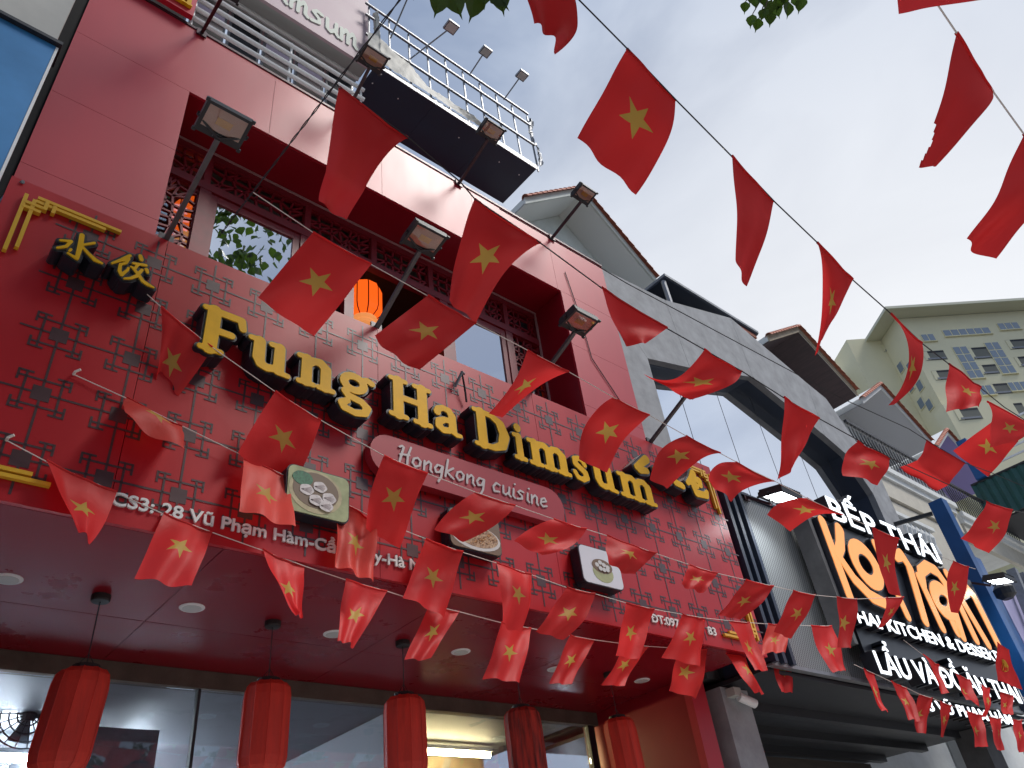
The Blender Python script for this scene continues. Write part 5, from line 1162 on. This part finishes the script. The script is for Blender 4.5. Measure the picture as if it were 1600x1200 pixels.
# string across the big letters
flag('S6', 1, (230, 612), (257, 645), R + 'half hidden in a fold left of the letter F', ml=(243, 540), mr=(298, 595), fold=.35)
flag('S6', 3, (372, 707), (452, 772), R + 'pleated at the top under the letters u and n', ml=(402, 655), mr=(480, 715))
flag('S6', 5, (571, 826), (626, 857), R + 'hanging at the left end of the script plaque', ml=(580, 765), mr=(648, 790))
flag('S6', 7, (679, 827), (725, 846), R + 'below the script lettering, over the noodle picture', ml=(708, 793), mr=(775, 820))
flag('S6', 9, (801, 847), (846, 868), R + 'between the noodle picture and the white bun picture', ml=(830, 825), mr=(890, 855))
flag('S6', 11, (952, 878), (990, 898), R + 'blown over the corner of the white bun picture', ml=(947, 858), H=.32)
flag('S6', 13, (1062, 914), (1100, 926), R + 'blown up round-bottomed over the lattice near the right end of the sign', H=.30)
flag('S6', 15, (1124, 961), (1156, 968), R + 'slanting across the right edge of the red sign', ml=(1145, 935), mr=(1188, 943))
flag('S6', 17, (1212, 987), (1234, 998), R + 'slanting over the perforated metal left of the grey sign')
flag('S6', 19, (1307, 1012), (1329, 1013), R + 'hanging straight down left of the orange letter K foot')
flag('S6', 21, (1372, 982), (1378, 980), R + 'narrow wisp under the orange letters at the string end', ml=(1383, 955), mr=(1398, 958), amp=.4)
# string across the lower sign
flag('S7', 1, (195, 646), (288, 703), R + 'billowing up pale under the left yellow character', ml=(192, 634), mr=(286, 685), H=.30, paler=True)
flag('S7', 3, (375, 797), (461, 824), R + 'pale, below the pleated flag left of the dumpling picture', paler=True)
flag('S7', 5, (527, 882), (582, 912), R + 'crumpled and pale, over the address line right of the dumpling picture', amp=1.6, paler=True)
flag('S7', 7, (631, 933), (695, 965), R + 'hiding the end of the address line')
flag('S7', 9, (785, 972), (816, 986), R + 'with one edge turned over, at the sign bottom left of centre', mr=(828, 940))
flag('S7', 11, (836, 987), (880, 1000), R + 'slanting at the sign bottom under the white bun picture', mr=(915, 965))
flag('S7', 13, (962, 1025), (998, 1030), R + 'just left of the telephone number')
flag('S7', 15, (1036, 1027), (1092, 1042), R + 'hiding the middle of the telephone number')
flag('S7', 17, (1178, 1049), (1199, 1048), R + 'hanging narrow over the gold corner of the red sign', ml=(1160, 1010))
flag('S7', 19, (1192, 1022), (1228, 1020), R + 'pale against the dark edge between the red and grey signs', paler=True)
flag('S7', 21, (1304, 1050), (1322, 1048), R + 'hanging at the end of its string on the perforated metal', ml=(1282, 1020))
# lowest string of the red sign
flag('S8', 1, (120, 825), (143, 846), R + 'folded to a point at the lower left of the sign', ml=(92, 775), mr=(165, 815), fold=.2)
flag('S8', 3, (213, 900), (297, 918), R + 'spread flat before the soffit at the left')
flag('S8', 5, (462, 958), (472, 967), R + 'narrowing to a point before the soffit, above the second lantern', ml=(432, 910), mr=(474, 925))
flag('S8', 7, (526, 1003), (552, 1013), R + 'slanting before the soffit under the crumpled pale flag')
flag('S8', 9, (633, 1030), (671, 1030), R + 'slanting above the third lantern')
flag('S8', 11, (756, 1060), (810, 1068), R + 'hanging square above the warm lit window')
flag('S8', 13, (860, 1067), (891, 1070), R + 'slanting above the streaked lantern')
flag('S8', 15, (941, 1070), (975, 1072), R + 'slanting above the rightmost lantern')
flag('S8', 17, (1043, 1080), (1089, 1092), R + 'lowest of the overlapping pair under the telephone number')
flag('S8', 19, (1180, 1082), (1195, 1083), R + 'pointing right over the top of the grey pillar', ml=(1155, 1050))
flag('S8', 21, (1220, 1082), (1240, 1082), R + 'at the end of the lowest string right of the grey pillar')
# strings by the grey restaurant
flag('S9', 1, (1377, 1108), (1389, 1112), R + 'first on the lowest right string, under the white L')
flag('S9', 3, (1420, 1123), (1437, 1128), R + 'second on the lowest right string')
flag('S9', 5, (1430, 1142), (1447, 1147), R + 'third on the lowest right string, over the number of the street address')
flag('S9', 7, (1470, 1150), (1474, 1153), R + 'fourth on the lowest right string, twisted to a thin tail', amp=.4)
flag('S9', 9, (1522, 1168), (1542, 1168), R + 'fifth on the lowest right string, hanging square')
flag('S9', 11, (1558, 1172), (1568, 1173), R + 'sixth on the lowest right string, narrow')
flag('S9', 13, (1590, 1173), (1604, 1175), R + 'last on the lowest right string at the picture edge')
flag('S10', 1, (1469, 1080), (1482, 1083), R + 'over the gap between white words LẨU VÀ and ĐỒ')
flag('S10', 3, (1507, 1095), (1529, 1108), R + 'over the white words ĐỒ ĂN')
flag('S10', 5, (1536, 1118), (1543, 1121), R + 'narrow, right of the white word ĂN')
flag('S10', 7, (1570, 1116), (1582, 1117), R + 'over the last white word at the right edge')
o_, cc, q3_, nr_ = flag('S10', 8, (1557, 1063), (1597, 1078), 'red flag with yellow hammer and sickle at the right edge', plain=True, tl=(1559, 1004), tr=(1576, 1016), H=.42)
def onflag(u, v, k): return q3_(*[q3_(*cc[r_], u) for r_ in range(3)], v) + nr_ * k
for sgn in (1, -1):
    mb = MB(); sick = [(.5 + .2 * math.cos(a), .5 + .15 * math.sin(a)) for a in np.linspace(-1.9, 1.7, 14)]
    for a, b in zip(sick[:-1], sick[1:]): mb.bar(onflag(*a, sgn * .012), onflag(*b, sgn * .012), .022, .003)
    mb.bar(onflag(.36, .66, sgn * .012), onflag(.58, .42, sgn * .012), .022, .003); mb.bar(onflag(.50, .38, sgn * .013), onflag(.64, .48, sgn * .013), .03, .003)
    mb.build('hammer_and_sickle', mat('emblem_yellow', (.74, .46, .05), .8), o_)

# twisted wire that carries two of the strings, and loose cables on the facade
k1, k2 = SP('S1', (395, 300)), SP('S2', (525, 130))
dv = k2 - k1
pts = [k1 - dv * .55 + [0, 0, -.0], k1, k2, k2 + dv * 1.5]
wire = MB(); P2 = []
for a, b in zip(pts[:-1], pts[1:]):
    for f in np.linspace(0, 1, 30)[:-1]: P2.append(a * (1 - f) + b * f)
for s_ in (0, math.pi): wire.tube([p + .0035 * np.array([math.cos(i * .9 + s_), 0, math.sin(i * .9 + s_)]) for i, p in enumerate(P2)], .0026, 5)
tag(wire.build('twisted_wire', M_stringd), 'dark twisted wire slanting up in front of the pink facade', 'wire')
for pth, lab in (([(883, 425), (905, 490), (925, 560), (968, 625)], 'thin dark cable hanging down the pink right pillar'), ([(905, 700), (990, 682), (1016, 690), (1036, 800)], None)):
    if lab: tag(MB().tube([PY(p, YF - .012) for p in pth], .006, 5).build('cable', M_stringd), lab, 'cable')
tag(MB().tube([PY((0, 317), 4.3), PY((20, 292), 4.1), PY((36, 284), 3.985)], .012, 6).build('cable', M_steel), 'short grey cable looped over the top left corner of the sign', 'cable')
for px, lab in (((230, 460), 'small hook holding the flag string beside the yellow character'), ((115, 585), 'small hook holding the middle flag string on the red sign'), ((10, 688), 'small hook holding the lowest flag string at the left edge')):
    p = PY(px, YS - .002); tag(MB().tube([p, p + [0, -.03, 0], p + [.02, -.05, .01]], .008, 6).build('wall_hook', M_string), lab, 'hook')
